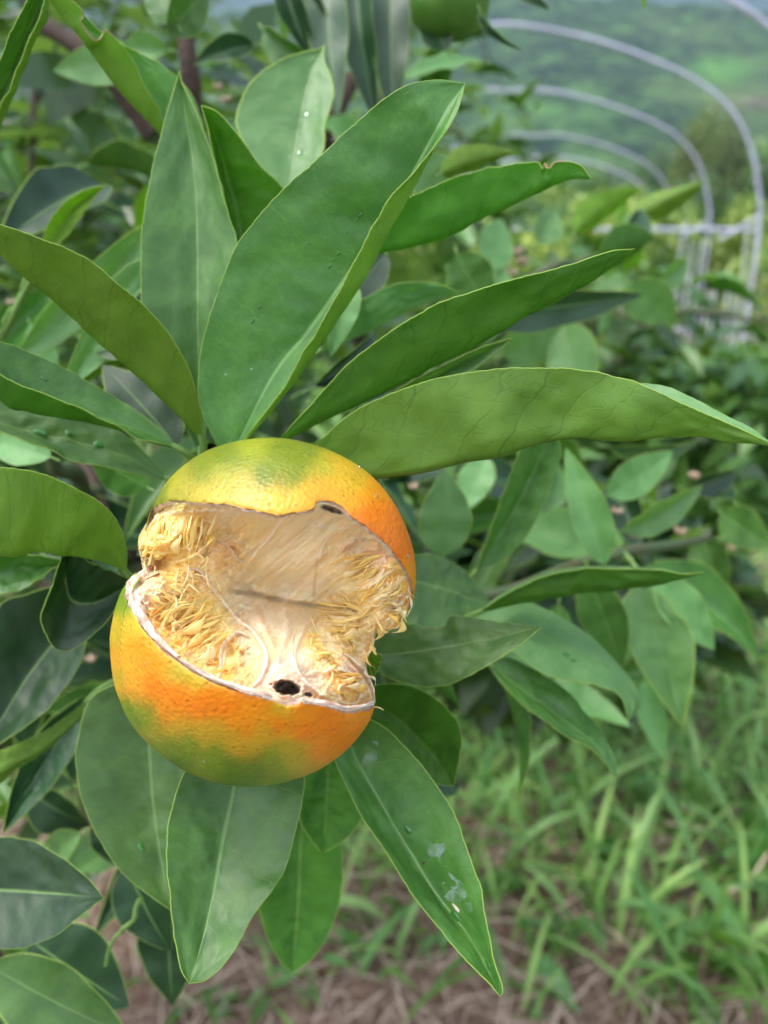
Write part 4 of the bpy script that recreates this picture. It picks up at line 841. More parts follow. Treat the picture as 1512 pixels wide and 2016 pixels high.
# juice sacs: flattened crinkled spindles, each one torn loose
SAC = []
for k in range(10):
    nv, m = 20, 10; v = np.linspace(0, 1, nv)[:, None]; a = np.linspace(0, 2 * np.pi, m, endpoint=False)[None]; r = random.Random(k)
    pf = np.sin(np.pi * np.clip(v, 0, 1) ** r.uniform(.6, 1.3)) ** r.uniform(.8, 1.5) + .05
    pf = pf * (1 + .5 * vnoise(np.concatenate([v * 6, v * 0 + k], 1), k)[:, None] * 1.0)
    bx = r.uniform(-.28, .28); bz = r.uniform(-.1, .3); tw = r.uniform(-1.6, 1.6) * v
    x = np.cos(a) * pf * .5; z = np.sin(a) * pf * .5 * r.uniform(.12, .35) - .22 * (np.cos(a) ** 2) * pf * r.uniform(.2, 1)
    z = z + .08 * vnoise(np.stack([v * 8 + 0 * a, np.cos(a) * 2 + 0 * v], -1), k)
    if k < 4: x = x * .55; z = z * .5; bx *= 1.5
    X = x * np.cos(tw) - z * np.sin(tw); Z = x * np.sin(tw) + z * np.cos(tw)
    V = np.stack([X * .24 + bx * np.sin(np.pi * v), v + 0 * a, Z * .24 + bz * np.sin(np.pi * v)], -1)
    SAC.append((V.reshape(-1, 3), grid_faces(nv, m, True)))
SME = {(k, mn): mesh('juice_sac', SAC[k][0], SAC[k][1], [M[mn]]) for k in range(10) for mn in ('ves_y', 'ves_o', 'ves_p')}
def sac(x0, y0, z0, x1, y1, z1, w, mn, r, name='juice_sac'):
    b = Pv(x0, y0, z0 / 1000); t = Pv(x1, y1, z1 / 1000); y = t - b; L = y.length; y.normalize(); n = (Vector(cam.location) - b).normalized()
    n = Matrix.Rotation(r.uniform(-1.3, 1.3), 3, y) @ n; x = y.cross(n).normalized(); z = x.cross(y)
    o = link(name, SME[r.randrange(10), mn], fruit, inv=False); ws = w / FOC * z0 / 1000 / .24
    o.matrix_basis = Matrix.LocRotScale(b - fc, Matrix((x, y, z)).transposed().to_quaternion(), Vector((ws, L, ws)))
def cluster(n, src, dst, lift, wr, mats, seed, sink=1.5, jit=14, span=(0.4, 1)):
    r = random.Random(seed)
    s_ = crom([(x, y, 0) for x, y in src], 50); d_ = crom([(x, y, 0) for x, y in dst], 50)
    for i in range(n):
        a = r.random(); k = min(int(a * 49), 49); k2 = min(max(int((a + r.gauss(0, .07)) * 49), 0), 49)
        f = r.uniform(0, .45); g = f + r.uniform(*span) * (1 - f)
        p = s_[k] * (1 - f) + d_[k2] * f; e = s_[k] * (1 - g) + d_[k2] * g
        x0, y0 = p[0] + r.gauss(0, jit * .5), p[1] + r.gauss(0, jit * .5); x1, y1 = e[0] + r.gauss(0, jit), e[1] + r.gauss(0, jit)
        z0 = fdepth(x0, y0) + sink * r.uniform(-.6, .4); z1 = fdepth(x1, y1) - lift * r.uniform(.1, 1)
        sac(x0, y0, z0, x1, y1, z1, r.uniform(*wr), r.choice(mats), r)
cluster(64, [(305,1008),(350,1002),(400,1004),(440,1012)], [(290,1080),(325,1100),(370,1100),(412,1085)], 2.2, (6, 13), ['ves_y', 'ves_p', 'ves_y'], 1, jit=6, span=(.55, 1))
cluster(17, [(330,1060),(370,1090),(400,1100)], [(283,1070),(298,1100),(330,1112)], 3, (5, 10), ['ves_y'], 21, jit=5, span=(.6, 1))
cluster(36, [(262,1165),(300,1140),(350,1122)], [(330,1200),(390,1175),(425,1150)], 3, (5, 11), ['ves_y', 'ves_o', 'ves_p'], 2, jit=8, span=(.5, 1))
cluster(60, [(290,1215),(330,1265),(380,1300)], [(370,1160),(430,1200),(460,1240)], 5, (6, 14), ['ves_y', 'ves_o', 'ves_y'], 3, jit=11, span=(.45, 1))
cluster(21, [(310,1250),(360,1295),(430,1330)], [(350,1220),(400,1265),(460,1300)], 3, (7, 15), ['ves_o', 'ves_p'], 4, jit=8)
cluster(60, [(740,1085),(780,1120),(803,1160)], [(660,1130),(685,1185),(740,1210)], 5, (6, 14), ['ves_o', 'ves_y', 'ves_p'], 5, jit=10, span=(.5, 1))
cluster(36, [(800,1150),(800,1180),(785,1205)], [(745,1180),(750,1210),(750,1238)], 3, (6, 12), ['ves_o', 'ves_p', 'ves_p'], 6, jit=6, span=(.5, 1))
cluster(55, [(738,1200),(728,1250),(715,1290)], [(612,1195),(632,1235),(662,1270)], 6, (6, 13), ['ves_y', 'ves_p', 'ves_y'], 7, jit=9, span=(.45, 1))
cluster(21, [(720,1330),(715,1365),(680,1385)], [(650,1320),(655,1345),(655,1365)], 1.5, (7, 14), ['ves_o', 'ves_p'], 8, jit=6)
cluster(27, [(600,1240),(610,1280),(640,1320)], [(640,1250),(660,1290),(680,1320)], 1.5, (6, 10), ['ves_y', 'ves_o'], 9, jit=6)
# the thick crumpled pith where the lower rind folds over
def pith_edge(pts, rad, seed):
    n, k = 140, 16; w = crom(pts, n); base = P(w[:, 0], w[:, 1], w[:, 2] / 1000); rr_ = np.interp(np.linspace(0, 1, n), np.linspace(0, 1, len(rad)), rad) / FOC * .155
    V_, F_ = tube(base, rr_, k); V_ = V_.reshape(n, k, 3); cen_ = base[:, None]; D_ = V_ - cen_
    tt_ = np.linspace(0, 1, n)[:, None] * len(pts); aa_ = np.linspace(0, 2 * np.pi, k, endpoint=False)[None]; st_ = np.stack([tt_ * 1.4 + 0 * aa_, np.cos(aa_) * 2.2 + 0 * tt_, np.sin(aa_) * 2.2 + 0 * tt_], -1)
    D_ = D_ * (1 + .9 * fbm(st_, 4, seed) + .35 * fbm(st_ * 4, 3, seed + 4))[..., None]; V_ = (cen_ + D_).reshape(-1, 3)
    m_ = fbm(st_ * np.array([1.2, 2.5, 2.5]), 4, seed + 2).reshape(-1, 1); c_ = np.array([[.62, .42, .30]]) + (np.array([[.80, .68, .56]]) - np.array([[.62, .42, .30]])) * sm(m_, -.1, .3) + (np.array([[.42, .20, .12]]) - np.array([[.62, .42, .30]])) * sm(-m_, .12, .4)
    link('pith_edge', mesh('pith_edge', V_ - np.array(fc), F_, [M['pith']], col=c_), fruit, inv=False)
pith_edge([(308,1118,168),(290,1126,164),(272,1143,161),(263,1165,159),(267,1190,156),(280,1216,152),(300,1244,149),(324,1270,146),(352,1294,143)], [5, 10, 14, 13, 10, 8, 6, 5, 3], 2)
pith_edge([(352,1296,143),(400,1325,141.5),(450,1347,140.5),(500,1363,140),(535,1373,141)], [3, 4, 4, 5, 5], 4)
pith_edge([(598,1380,142.5),(640,1385,144),(680,1395,147),(712,1392,153),(734,1384,161)], [5, 5, 5, 5, 4], 5)
r = random.Random(77)
for (x0, y0, x1, y1, w_, mn) in [(795,1175,811,1204,13,'ves_o'),(803,1165,800,1215,12,'ves_p'),(785,1205,795,1240,14,'ves_o'),(790,1215,772,1246,12,'ves_y'),(765,1225,750,1254,13,'ves_p'),(742,1232,733,1262,12,'ves_o'),(730,1262,741,1290,11,'ves_y'),(722,1288,735,1314,12,'ves_o'),(724,1330,738,1352,11,'ves_p'),(780,1190,800,1226,16,'ves_p'),(292,1062,277,1098,12,'ves_y'),(286,1075,296,1108,11,'ves_p'),(300,1085,288,1112,10,'ves_y'),(283,1052,272,1082,10,'ves_p'),(805,1150,818,1176,9,'ves_o'),(760,1205,790,1232,16,'ves_o'),(740,1215,765,1246,14,'ves_y')]:
    sac(x0, y0, fdepth(x0, y0) - 1, x1, y1, fdepth(x1, y1) - 1.5, w_, mn, r)
# fine torn threads
r = random.Random(5); thr = []
for (x0, y0, x1, y1) in [(289,1096,290,1130),(300,1096,312,1105),(345,1170,352,1118),(352,1165,372,1112),(380,1160,362,1110),(372,1150,400,1180),(372,1150,352,1190),(640,1170,655,1190),(668,1165,690,1190),(488,1108,520,1060),(735,1392,755,1398),(660,1172,682,1186),(806,1172,802,1182),(395,1110,388,1090),(410,1100,398,1118),(345,1175,330,1210),(420,1160,405,1120),(690,1225,680,1245),(436,1165,424,1140),(615,1215,622,1240),(300,1110,304,1125)]:
    z0, z1 = fdepth(x0, y0) - 1.5, fdepth(x1, y1) - 3
    m = [(x0, y0, z0), ((x0 + x1) / 2 + r.gauss(0, 5), (y0 + y1) / 2 + r.gauss(0, 4), (z0 + z1) / 2 - 1.2), (x1, y1, z1)]
    w = crom(m, 10); thr.append(tube(P(w[:, 0], w[:, 1], w[:, 2] / 1000), np.array([.00018] * 4 + [.00014] * 3 + [.00008] * 3) * 1.2, 5))
V, F = join(thr); o = link('torn_threads', mesh('torn_threads', V - np.array(fc), F, [M['ves_p']]), fruit, inv=False); o['kind'] = 'stuff'
# membranes standing up between the segments
def membrane(base, lift, hgt, seed, w0=.0):
    b = crom([(x, y, 0) for x, y in base], 50); rows = []; n = 9
    z = np.array([fdepth(x, y) for x, y in b[:, :2]])
    tdir = np.gradient(b[:, :2], axis=0); tdir /= np.linalg.norm(tdir, axis=1, keepdims=True); nd = np.c_[-tdir[:, 1], tdir[:, 0]]
    e = np.sin(np.linspace(0, np.pi, 50)) ** .6; nz = fbm(np.c_[np.linspace(0, 14, 50), np.full(50, seed)], 4, seed)
    for i in range(n):
        f = i / (n - 1); off = nd * ((lift * f ** 1.5 + 4 * f * nz) * e)[:, None]
        rows.append(P(b[:, 0] + off[:, 0], b[:, 1] + off[:, 1], (z + 1.0 - hgt * f * e * (1 + .7 * nz)) / 1000))
    G = np.stack(rows); N = normals(G); th_ = .00025
    V = np.vstack([(G + N * th_ / 2).reshape(-1, 3), (G - N * th_ / 2).reshape(-1, 3)]); f_ = grid_faces(n, 50); j = np.arange(49) + (n - 1) * 50; cap = np.stack([j, j + 1, j + 1 + n * 50, j + n * 50], -1)
    link('segment_membrane', mesh('segment_membrane', V - np.array(fc), np.vstack([f_, f_[:, ::-1] + n * 50, cap]), [M['membrane']]), fruit, inv=False)
membrane([(360,1118),(395,1120),(430,1165),(455,1195)], 8, 3, 1)
membrane([(440,1330),(438,1300),(445,1270),(470,1250),(500,1262)], -7, 3, 2)
membrane([(585,1235),(578,1275),(590,1310),(625,1350)], 5, 2, 4)
membrane([(672,1285),(700,1310),(725,1345),(738,1385)], -8, 3, 5)
membrane([(640,1322),(668,1314),(705,1335),(712,1370),(690,1388)], 5, 2, 6)
membrane([(680,1092),(700,1070),(738,1062)], -8, 3, 7)
membrane([(415,1060),(440,1075),(465,1105),(490,1112)], -9, 2.5, 8)
membrane([(760,1200),(790,1180),(805,1160)], 6, 3, 10)
# drops on the skin
def fdrop(h, x, y, r, mat=None):
    p = h.pos(h.dir(np.float64(x), np.float64(y)), 1.004); a, b = np.meshgrid(np.linspace(0, np.pi, 9), np.linspace(0, 2 * np.pi, 12, endpoint=False), indexing='ij')
    L = np.stack([np.sin(a) * np.cos(b), np.sin(a) * np.sin(b), np.cos(a)], -1).reshape(-1, 3) * r
    o = link('water_drop', mesh('water_drop', L, grid_faces(9, 12, True), [M['water']]), fruit, inv=False); o.location = Pv(*p) - fc
for h_, x, y, r_ in ((upp, 708, 921, .0005), (upp, 741, 978, .0004), (upp, 801, 1095, .0004), (low, 285, 1308, .0003), (low, 403, 1498, .0003)): fdrop(h_, x, y, r_)

# ------------------------------------------------------------------ other fruit and spent flowers
def ball(name, c, r, mat, label, cat, group=None, seed=0, sq=.92):
    a, b = np.meshgrid(np.linspace(0, np.pi, 20), np.linspace(0, 2 * np.pi, 28, endpoint=False), indexing='ij')
    D = np.stack([np.sin(a) * np.cos(b), np.sin(a) * np.sin(b), np.cos(a) * sq], -1); D = D * (1 + .02 * fbm(D * 3, 3, seed))[..., None]
    dimple = 1 - .12 * np.exp(-(a / .25) ** 2); D = D * dimple[..., None]
    root = empty(name, c, label, cat, group)
    link('rind', mesh('rind', D.reshape(-1, 3) * r, grid_faces(20, 28, True)[:, ::-1], [mat]), root, inv=False)
    tv, tf = tube(np.array([[0, 0, r * sq * .86], [0, 0, r * sq * 1.02], [.002, 0, r * 1.5]]), [r * .12, r * .06, r * .05], 7)
    link('stalk', mesh('stalk', tv, tf, [M['twig']]), root, inv=False)
M['green_rind'] = plain('green_rind', (.06, .17, .02), .35, (900, .5, .0004), var=(.10, .23, .03), vscale=70)
ball('unripe_citrus', Pv(885, 0, .33), .0175, M['green_rind'], 'green unripe citrus hanging among dark leaves at the top edge of the photo', 'fruit')
ball('ripening_citrus', Pv(1155, 448, .62), .006, plain('orange_rind', (.75, .3, .02), .4), 'tiny orange fruitlet in the leaves above the pointed leaf tips', 'fruit')
M['dry'] = plain('dried_flower', (.36, .24, .16), .8, (600, .6, .001), var=(.50, .38, .28), vscale=200)
def dryflower(x, y, d, r, label, tree):
    c = Pv(x, y, d); parts = []; rr = random.Random(int(x))
    for i in range(5):
        a = i * 1.257 + rr.random(); t = np.linspace(0, 1, 6)[:, None]
        q = np.array([0, 0, 0]) + t * np.array([math.cos(a) * .7, math.sin(a) * .7, .8]) * r + (t * (1 - t)) * np.array([math.cos(a), math.sin(a), 0]) * r
        parts.append(tube(q, np.array([.3, .36, .34, .26, .16, .05]) * r, 6))
    V, F = join(parts); me = mesh('dried_flower', V, F, [M['dry']]); o = link('dried_flower', me, tree); o.location = c
for x, y, d, r in [(815,962,.34,.0030),(1215,1010,.36,.0032),(1340,1050,.42,.0042),(1245,1055,.40,.0035),(1030,1160,.40,.003),(1140,1025,.40,.004),(1395,1105,.45,.004),(1365,940,.45,.004),(1440,1080,.5,.004),(1015,500,.55,.006),(1030,520,.56,.006),(1010,540,.55,.005),(1105,605,.55,.004),(1300,1300,.5,.003),(22,600,.33,.003),(430,175,.36,.003),(445,200,.36,.003),(180,1300,.33,.003),(40,1490,.36,.003),(280,1470,.3,.003),(1060,1170,.4,.003)]:
    dryflower(x, y, d, r, None, near_tree)

# ------------------------------------------------------------------ orchard trees behind
def citrus(base, label, n, cen, rad, seed, kw=(4, 4, 3), size=(.06, .09), trunk_r=.04):
    tr = empty('citrus_tree', base, label, 'tree', 'citrus trees of the orchard'); r = random.Random(seed)
    wbranch('trunk', [Vector(base), Vector(base) + (Vector(cen) - Vector(base)) * .5 + Vector((.05, 0, 0)), Vector(cen)], trunk_r, trunk_r * .5, M['bark'], tr, seed)
    shoots = []
    for i in range(max(6, n // 22)):
        d = Vector((r.gauss(0, 1), r.gauss(0, 1), r.gauss(.2, .8))).normalized(); p = Vector(cen) + Vector((d.x * rad[0], d.y * rad[1], d.z * rad[2])) * r.uniform(.55, 1)
        shoots.append((p, d)); 
        wbranch('branch', [Vector(cen) - Vector((0, 0, rad[2] * .4)), Vector(cen) + (p - Vector(cen)) * .5 + Vector((0, 0, .04)), p], .012, .003, M['twig'], tr, seed + i)
    for i in range(n):
        p, d = shoots[i % len(shoots)]; b = p + Vector((r.gauss(0, .07), r.gauss(0, .07), r.gauss(0, .08))) * (rad[0] / .6)
        dv = (d * .9 + Vector((r.gauss(0, .7), r.gauss(0, .7), r.gauss(-.15, .6)))).normalized(); L = r.uniform(*size)
        nr = (Vector((0, 0, 1)) + d * .4 + Vector((r.gauss(0, .3), r.gauss(0, .3), 0))).normalized()
        place_leaf(b, b + dv * L, L * r.uniform(.32, .42), nr, r.choices((0, 1, 2), kw)[0], r.randrange(5), tr)
    return tr
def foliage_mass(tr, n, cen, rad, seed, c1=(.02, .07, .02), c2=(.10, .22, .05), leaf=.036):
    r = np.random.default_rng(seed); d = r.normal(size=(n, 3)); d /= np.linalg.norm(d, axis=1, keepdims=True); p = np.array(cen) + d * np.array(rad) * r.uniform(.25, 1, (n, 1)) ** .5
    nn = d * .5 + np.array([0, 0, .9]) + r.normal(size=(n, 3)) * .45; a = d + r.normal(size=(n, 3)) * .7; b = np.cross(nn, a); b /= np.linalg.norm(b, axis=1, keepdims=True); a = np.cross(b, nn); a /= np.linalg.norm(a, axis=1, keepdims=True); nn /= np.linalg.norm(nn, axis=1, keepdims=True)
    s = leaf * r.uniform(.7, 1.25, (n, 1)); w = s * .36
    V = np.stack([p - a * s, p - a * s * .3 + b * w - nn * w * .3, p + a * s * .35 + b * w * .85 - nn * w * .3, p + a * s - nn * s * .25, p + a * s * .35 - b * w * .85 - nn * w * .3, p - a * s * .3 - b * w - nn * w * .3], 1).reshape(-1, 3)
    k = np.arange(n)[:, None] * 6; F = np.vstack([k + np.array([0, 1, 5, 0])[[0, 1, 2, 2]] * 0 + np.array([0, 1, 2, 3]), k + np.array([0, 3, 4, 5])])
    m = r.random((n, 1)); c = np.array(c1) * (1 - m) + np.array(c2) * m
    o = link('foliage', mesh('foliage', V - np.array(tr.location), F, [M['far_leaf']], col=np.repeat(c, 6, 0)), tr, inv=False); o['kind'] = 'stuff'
t = NT('far_foliage'); ca = t.n('ShaderNodeAttribute', attribute_name='Col').outputs['Color']
M['far_leaf'] = t.done(t.trans(t.bsdf(ca, .33, None, .7), (.25, .45, .06), .3))
tr1 = citrus((.42, 1.45, 0), 'citrus tree behind the pointed leaf tips, below the metal hoops', 290, (.30, 1.25, .80), (.33, .28, .22), 11, (3, 3, 5), (.06, .09))
tr2 = citrus((-1.05, 1.7, 0), 'shaded citrus tree behind the leaves at the left edge', 260, (-.75, 1.5, 1.1), (.55, .4, .55), 12, (3, 4, 3), (.07, .1))
tr3 = citrus((-.05, 2.2, 0), 'citrus tree seen dimly between the upright leaves at the top', 220, (-.1, 1.9, 1.15), (.45, .4, .42), 13, (4, 5, 2), (.07, .1))

foliage_mass(tr1, 800, (.28, 1.4, .74), (.34, .35, .26), 1); foliage_mass(tr2, 2400, (-.80, 1.6, 1.05), (.75, .5, .75), 2, (.012, .045, .014), (.08, .20, .04)); foliage_mass(tr3, 700, (-.1, 2.0, 1.0), (.55, .4, .5), 3)  # tr2 leaf colours darkened to paint shade into the left background
foliage_mass(near_tree, 1100, (-.36, .78, .88), (.42, .30, .55), 4, (.006, .022, .008), (.03, .09, .02), .034)  # near-black leaf colours carry the shade inside the crown
foliage_mass(near_tree, 1500, tuple(Pv(1060, 1170, .72)), (.20, .12, .105), 6, (.006, .025, .008), (.03, .09, .02), .034)  # dark gaps behind the right cluster, shade again put into leaf colour
foliage_mass(tr1, 700, tuple(Pv(1420, 870, 1.15)), (.22, .2, .15), 8, (.02, .07, .02), (.12, .26, .05), .036)
# ------------------------------------------------------------------ greenhouse hoops
VP = np.array([1162., 462.])
galv = plain('galvanised_pipe', (.46, .44, .58), .45, var=(.58, .56, .74), vscale=8)
frame = empty('greenhouse_frame', (0, 5.5, 0), 'bare greenhouse frame of pale metal hoops behind the orchard', 'greenhouse frame')
prof = [(926,52),(1006,48),(1106,63),(1206,89),(1306,127),(1381,165),(1441,218),(1474,280),(1489,340),(1495,450),(1495,600),(1495,760)]
def ray(px, py): v = P(px, py, np.float64(1.0)) - np.array(cam.location); return v
def onY(px, py, Y): v = ray(px, py); return np.array(cam.location) + v * (Y / v[1])
Y1 = 5.5; pr = np.array([onY(x, y, Y1) for x, y in prof]); ridx = pr[0, 0]
pr[-1, 2] = -.3; pr[-2, 2] = .3; pr[-1, 0] = pr[-2, 0] = pr[-3, 0]
left = pr[1:].copy(); left[:, 0] = 2 * ridx - left[:, 0]; full = np.vstack([left[::-1], pr]); ax = ray(*VP); ax = ax / ax[1]
full = np.array(crom(np.c_[full[:, 0], full[:, 2], full[:, 1]], 90)); full = full[:, [0, 2, 1]]
def pipe(name, pts, r=.0125, k=9): V, F = tube(pts, r, k); return link(name, mesh(name, V, F, [galv]), frame)
hoopY = [3.85, 5.5, 7.8, 11.2, 14.5]
for Y in hoopY:
    off = np.array([ax[0] * (Y - Y1), Y - Y1, 0]); pipe('hoop', full + off, .0125 if Y < 12 else .017)
    z = onY(1300, 452, Y)[2]; i = [full[:, 0].min() + off[0], full[:, 0].max() + off[0]]
    if Y > 5: pipe('tie_bar', np.array([[i[0], Y + .02, z], [(i[0] + i[1]) / 2, Y + .02, z], [i[1], Y + .02, z]]), .012)
def along(i, name, r): pipe(name, np.array([full[i] + np.array([ax[0] * (Y - Y1), Y - Y1, .015]) for Y in (3.0, 5.5, 7.8, 11.2, 15)]), r)
eave = len(full) // 2 + int(np.argmin(np.abs(full[len(full) // 2:, 2] - (onY(1300, 452, Y1)[2] + .02))))
for Y in hoopY[1:4]:
    o = np.array([ax[0] * (Y - Y1), Y - Y1, 0]); e = full[eave] + o
    pipe('brace', np.array([e + [.0, .0, .10], e + [-.14, -.02, .02], e + [-.28, -.04, -.06]]), .009)
wv = np.array([[ridx + ax[0] * (Y - Y1), Y, full[:, 2].max() - .01 - .05 * math.sin(Y)] for Y in (3.0, 5.5, 7.8, 11.2, 15)])
V, F = tube(wv, .006, 6); link('ridge_wire', mesh('ridge_wire', V, F, [plain('dark_wire', (.04, .04, .05), .5)]), frame)
# limp net strips hanging on the far legs
netm = plain('white_net_strip', (.75, .75, .8), .7)
rr = random.Random(3)
for i in range(7):
    c0 = onY(1340 + i * 24 + rr.uniform(-8, 8), 560 + rr.uniform(-20, 40), 7.0 + rr.uniform(-.4, .4)); t = np.linspace(0, 1, 10)[:, None]
    q = c0 + t * np.array([rr.uniform(-.12, .12), 0, -.9 - rr.random() * .4]) + np.sin(t * 5 + i) * np.array([.02, .02, 0])
    V, F = tube(q, .011, 6); o = link('net_strip', mesh('net_strip', V, F, [netm]), frame)
for i in range(8):
    x = 1345 + i * 21 + rr.uniform(-7, 7); Yp = 5.0 + rr.uniform(-.35, .35); a = onY(x, 440 + rr.uniform(-20, 110), Yp); b = a.copy(); b[2] = 0; b[0] += rr.uniform(-.10, .06)
    V, F = tube(np.array([a, (a + b) / 2 + [.012, 0, 0], b]), .0055, 6); link('thin_upright', mesh('thin_upright', V, F, [netm]), frame)
# blue sheet
g = np.linspace(-1, 1, 9); X, Z = np.meshgrid(g, g); Yy = .05 * fbm(np.stack([X, Z], -1) * 2, 3, 1)
bc = Pv(700, 652, 4.0); V = np.stack([X * .05, Yy, Z * .035], -1).reshape(-1, 3); V2 = V + np.array([0, .006, 0]); F = grid_faces(9, 9)
o = link('blue_sheet', mesh('blue_sheet', np.vstack([V, V2]), np.vstack([F, F[:, ::-1] + 81]), [plain('blue_plastic', (.02, .12, .45), .4)])); o.location = bc
tag(o, 'scrap of blue plastic sheet glimpsed beneath the folded pale leaf', 'sheet')

# ------------------------------------------------------------------ bushes and trees beyond
def crown_mesh(seed, n, leaf, c1, c2, lobes=9, name='crown'):
    r = np.random.default_rng(seed); L = r.normal(size=(lobes, 3)); L /= np.linalg.norm(L, axis=1, keepdims=True); L *= r.uniform(.35, .75, (lobes, 1)); L[:, 2] *= .8
    R = r.uniform(.28, .5, lobes); k = r.integers(0, lobes, n); d = r.normal(size=(n, 3)); d /= np.linalg.norm(d, axis=1, keepdims=True)
    p = L[k] + d * R[k][:, None] * r.uniform(.6, 1.05, (n, 1)); p[:, 2] += .9
    a = r.normal(size=(n, 3)); a /= np.linalg.norm(a, axis=1, keepdims=True); nn = d * .7 + np.array([0, 0, .8]) + r.normal(size=(n, 3)) * .5; b = np.cross(nn, a); b /= np.linalg.norm(b, axis=1, keepdims=True)
    s = leaf * r.uniform(.6, 1.3, (n, 1)); a = np.cross(b, nn); a /= np.linalg.norm(a, axis=1, keepdims=True)
    V = np.stack([p - a * s, p + b * s * .42 + nn * 0, p + a * s, p - b * s * .42], 1).reshape(-1, 3); F = np.arange(4 * n).reshape(n, 4)
    m = r.random((n, 1)); m = np.clip(m * .6 + .4 * (fbm(p * 2.5, 2, seed)[:, None] + .5), 0, 1); c = np.array(c1) * (1 - m) + np.array(c2) * m
    return mesh(name, V, F, [M['far_leaf']], col=np.repeat(c, 4, 0), smooth=False)
CR = {'y': [crown_mesh(i, 3600, .062, (.12, .22, .03), (.50, .60, .10)) for i in (1, 2)], 'g': [crown_mesh(i + 10, 3600, .062, (.02, .07, .015), (.18, .34, .06)) for i in (1, 2)], 'd': [crown_mesh(i + 20, 4500, .05, (.015, .05, .02), (.05, .12, .035)) for i in (1, 2)], 'o': [crown_mesh(31, 4500, .05, (.07, .10, .025), (.18, .2, .05))]}
def tree(px, Y, hgt, rad, kind, k, label, grp, z0=0):
    c = onY(px, 460, Y); base = Vector((c[0], Y, z0))
    tr = empty('tree' if hgt > 2.4 else 'bush', base, label, 'tree' if hgt > 2.4 else 'bush', grp)
    o = link('crown', CR[kind][k % len(CR[kind])], tr, inv=False); o.scale = (rad, rad, hgt * .56); o.rotation_euler.z = px * .7; o['kind'] = 'thing'; del o['kind']
    V, F = tube(np.array([[0, 0, -.1], [.02 * hgt, 0, hgt * .3], [0, 0, hgt * .6]]), [.05 * hgt / 2, .035 * hgt / 2, .015], 8); link('trunk', mesh('trunk', V, F, [M['bark']]), tr, inv=False)
G1 = 'bushes beyond the orchard'
for i, (px, Y, h, r, kd, lb) in enumerate([
 (1010, 5.6, 1.25, .55, 'y', 'yellow-green bush just left of the hoop legs'), (1180, 6.4, 1.35, .6, 'y', 'yellow-green bush below the third hoop'),
 (1330, 8.6, 1.5, .6, 'g', 'green bush right of the yellow-green bushes'), (1500, 9.0, 1.5, .7, 'y', 'yellow-green bush at the right edge inside the hoops'),
 (1620, 6.6, 1.5, .7, 'y', 'yellow-green bush beyond the right edge'), (1100, 8.2, 1.6, .7, 'g', 'mid-green bush behind the yellow-green ones'),
 (1250, 9.0, 1.7, .8, 'y', 'pale bush under the end of the third hoop'), (1400, 9.5, 1.7, .8, 'd', 'dark bush between the two hoop legs'),
 (900, 7.5, 1.5, .7, 'g', 'green bush seen past the tip of the big central leaf'), (760, 6.5, 1.3, .6, 'y', 'yellow-green bush seen through the gap under the pale leaf'),
 (600, 7.5, 1.6, .8, 'g', 'green bush behind the upright leaves'), (350, 6.5, 1.7, .8, 'g', 'green bush behind the left leaves'), (120, 6.0, 1.9, .9, 'd', 'dark bush behind the far left leaves'),
 (1540, 4.8, .45, .4, 'g', 'low green bush at the right edge above the grass'), (1350, 4.9, .45, .4, 'd', 'low dark bush behind the weeds')]):
    tree(px, Y, h, r, kd, i, lb, G1)
G2 = 'trees across the valley'
for i, (px, Y, h, r, kd, lb) in enumerate([
 (1345, 17, 3.7, .75, 'o', 'upright brownish tree between the hoop legs'), (1395, 18, 3.8, .8, 'o', 'slender brownish tree right of its upright neighbour'), (1470, 20, 3.6, 1.4, 'g', 'round green tree at the right edge'),
 (1260, 19, 2.9, 1.3, 'd', 'dark rounded tree below the hill'), (1130, 20, 2.8, 1.5, 'g', 'rounded green tree below the hill'), (990, 18, 2.6, 1.4, 'y', 'yellowish tree right of the big central leaf'),
 (850, 20, 2.9, 1.5, 'g', 'green tree behind the tip of the central leaf'), (650, 19, 3.0, 1.6, 'd', 'dark tree behind the oval leaf'), (420, 18, 3.0, 1.5, 'g', 'green tree behind the upper left leaves'), (150, 18, 3.4, 1.7, 'd', 'dark tree behind the upper left corner'), (1600, 17, 3.4, 1.5, 'd', 'dark tree outside the right edge')]):
    tree(px, Y, h, r, kd, i, lb, G2)

# ------------------------------------------------------------------ ground
t = NT('orchard_soil'); tc = t.n('ShaderNodeTexCoord').outputs['Object']
n1 = t.noise(tc, 3.0, 5, .6); n2 = t.noise(tc, 60, 5, .7); c = t.mix(t.ramp(n2, .35, .7), (.15, .09, .062), (.36, .24, .18)); c = t.mix(t.ramp(t.noise(tc, .35, 3), .45, .6), c, (.06, .11, .03))
M['soil'] = t.done(t.bsdf(c, .95, t.bump(n2, .8, .02), .2))
xs = np.concatenate([np.linspace(-60, -6, 20)[:-1], np.linspace(-6, 6, 90), np.linspace(6, 60, 20)[1:]]); ys = np.concatenate([np.linspace(-5, 8, 90), np.linspace(8, 60, 30)[1:]])
X, Yg = np.meshgrid(xs, ys); Z = .03 * fbm(np.stack([X, Yg], -1) * 1.2, 4, 2) - .35 * sm(Yg, 12, 60) * 6
tag(link('ground', mesh('ground', np.stack([X, Yg, Z], -1).reshape(-1, 3), grid_faces(len(ys), len(xs)), [M['soil']])), kind='structure')
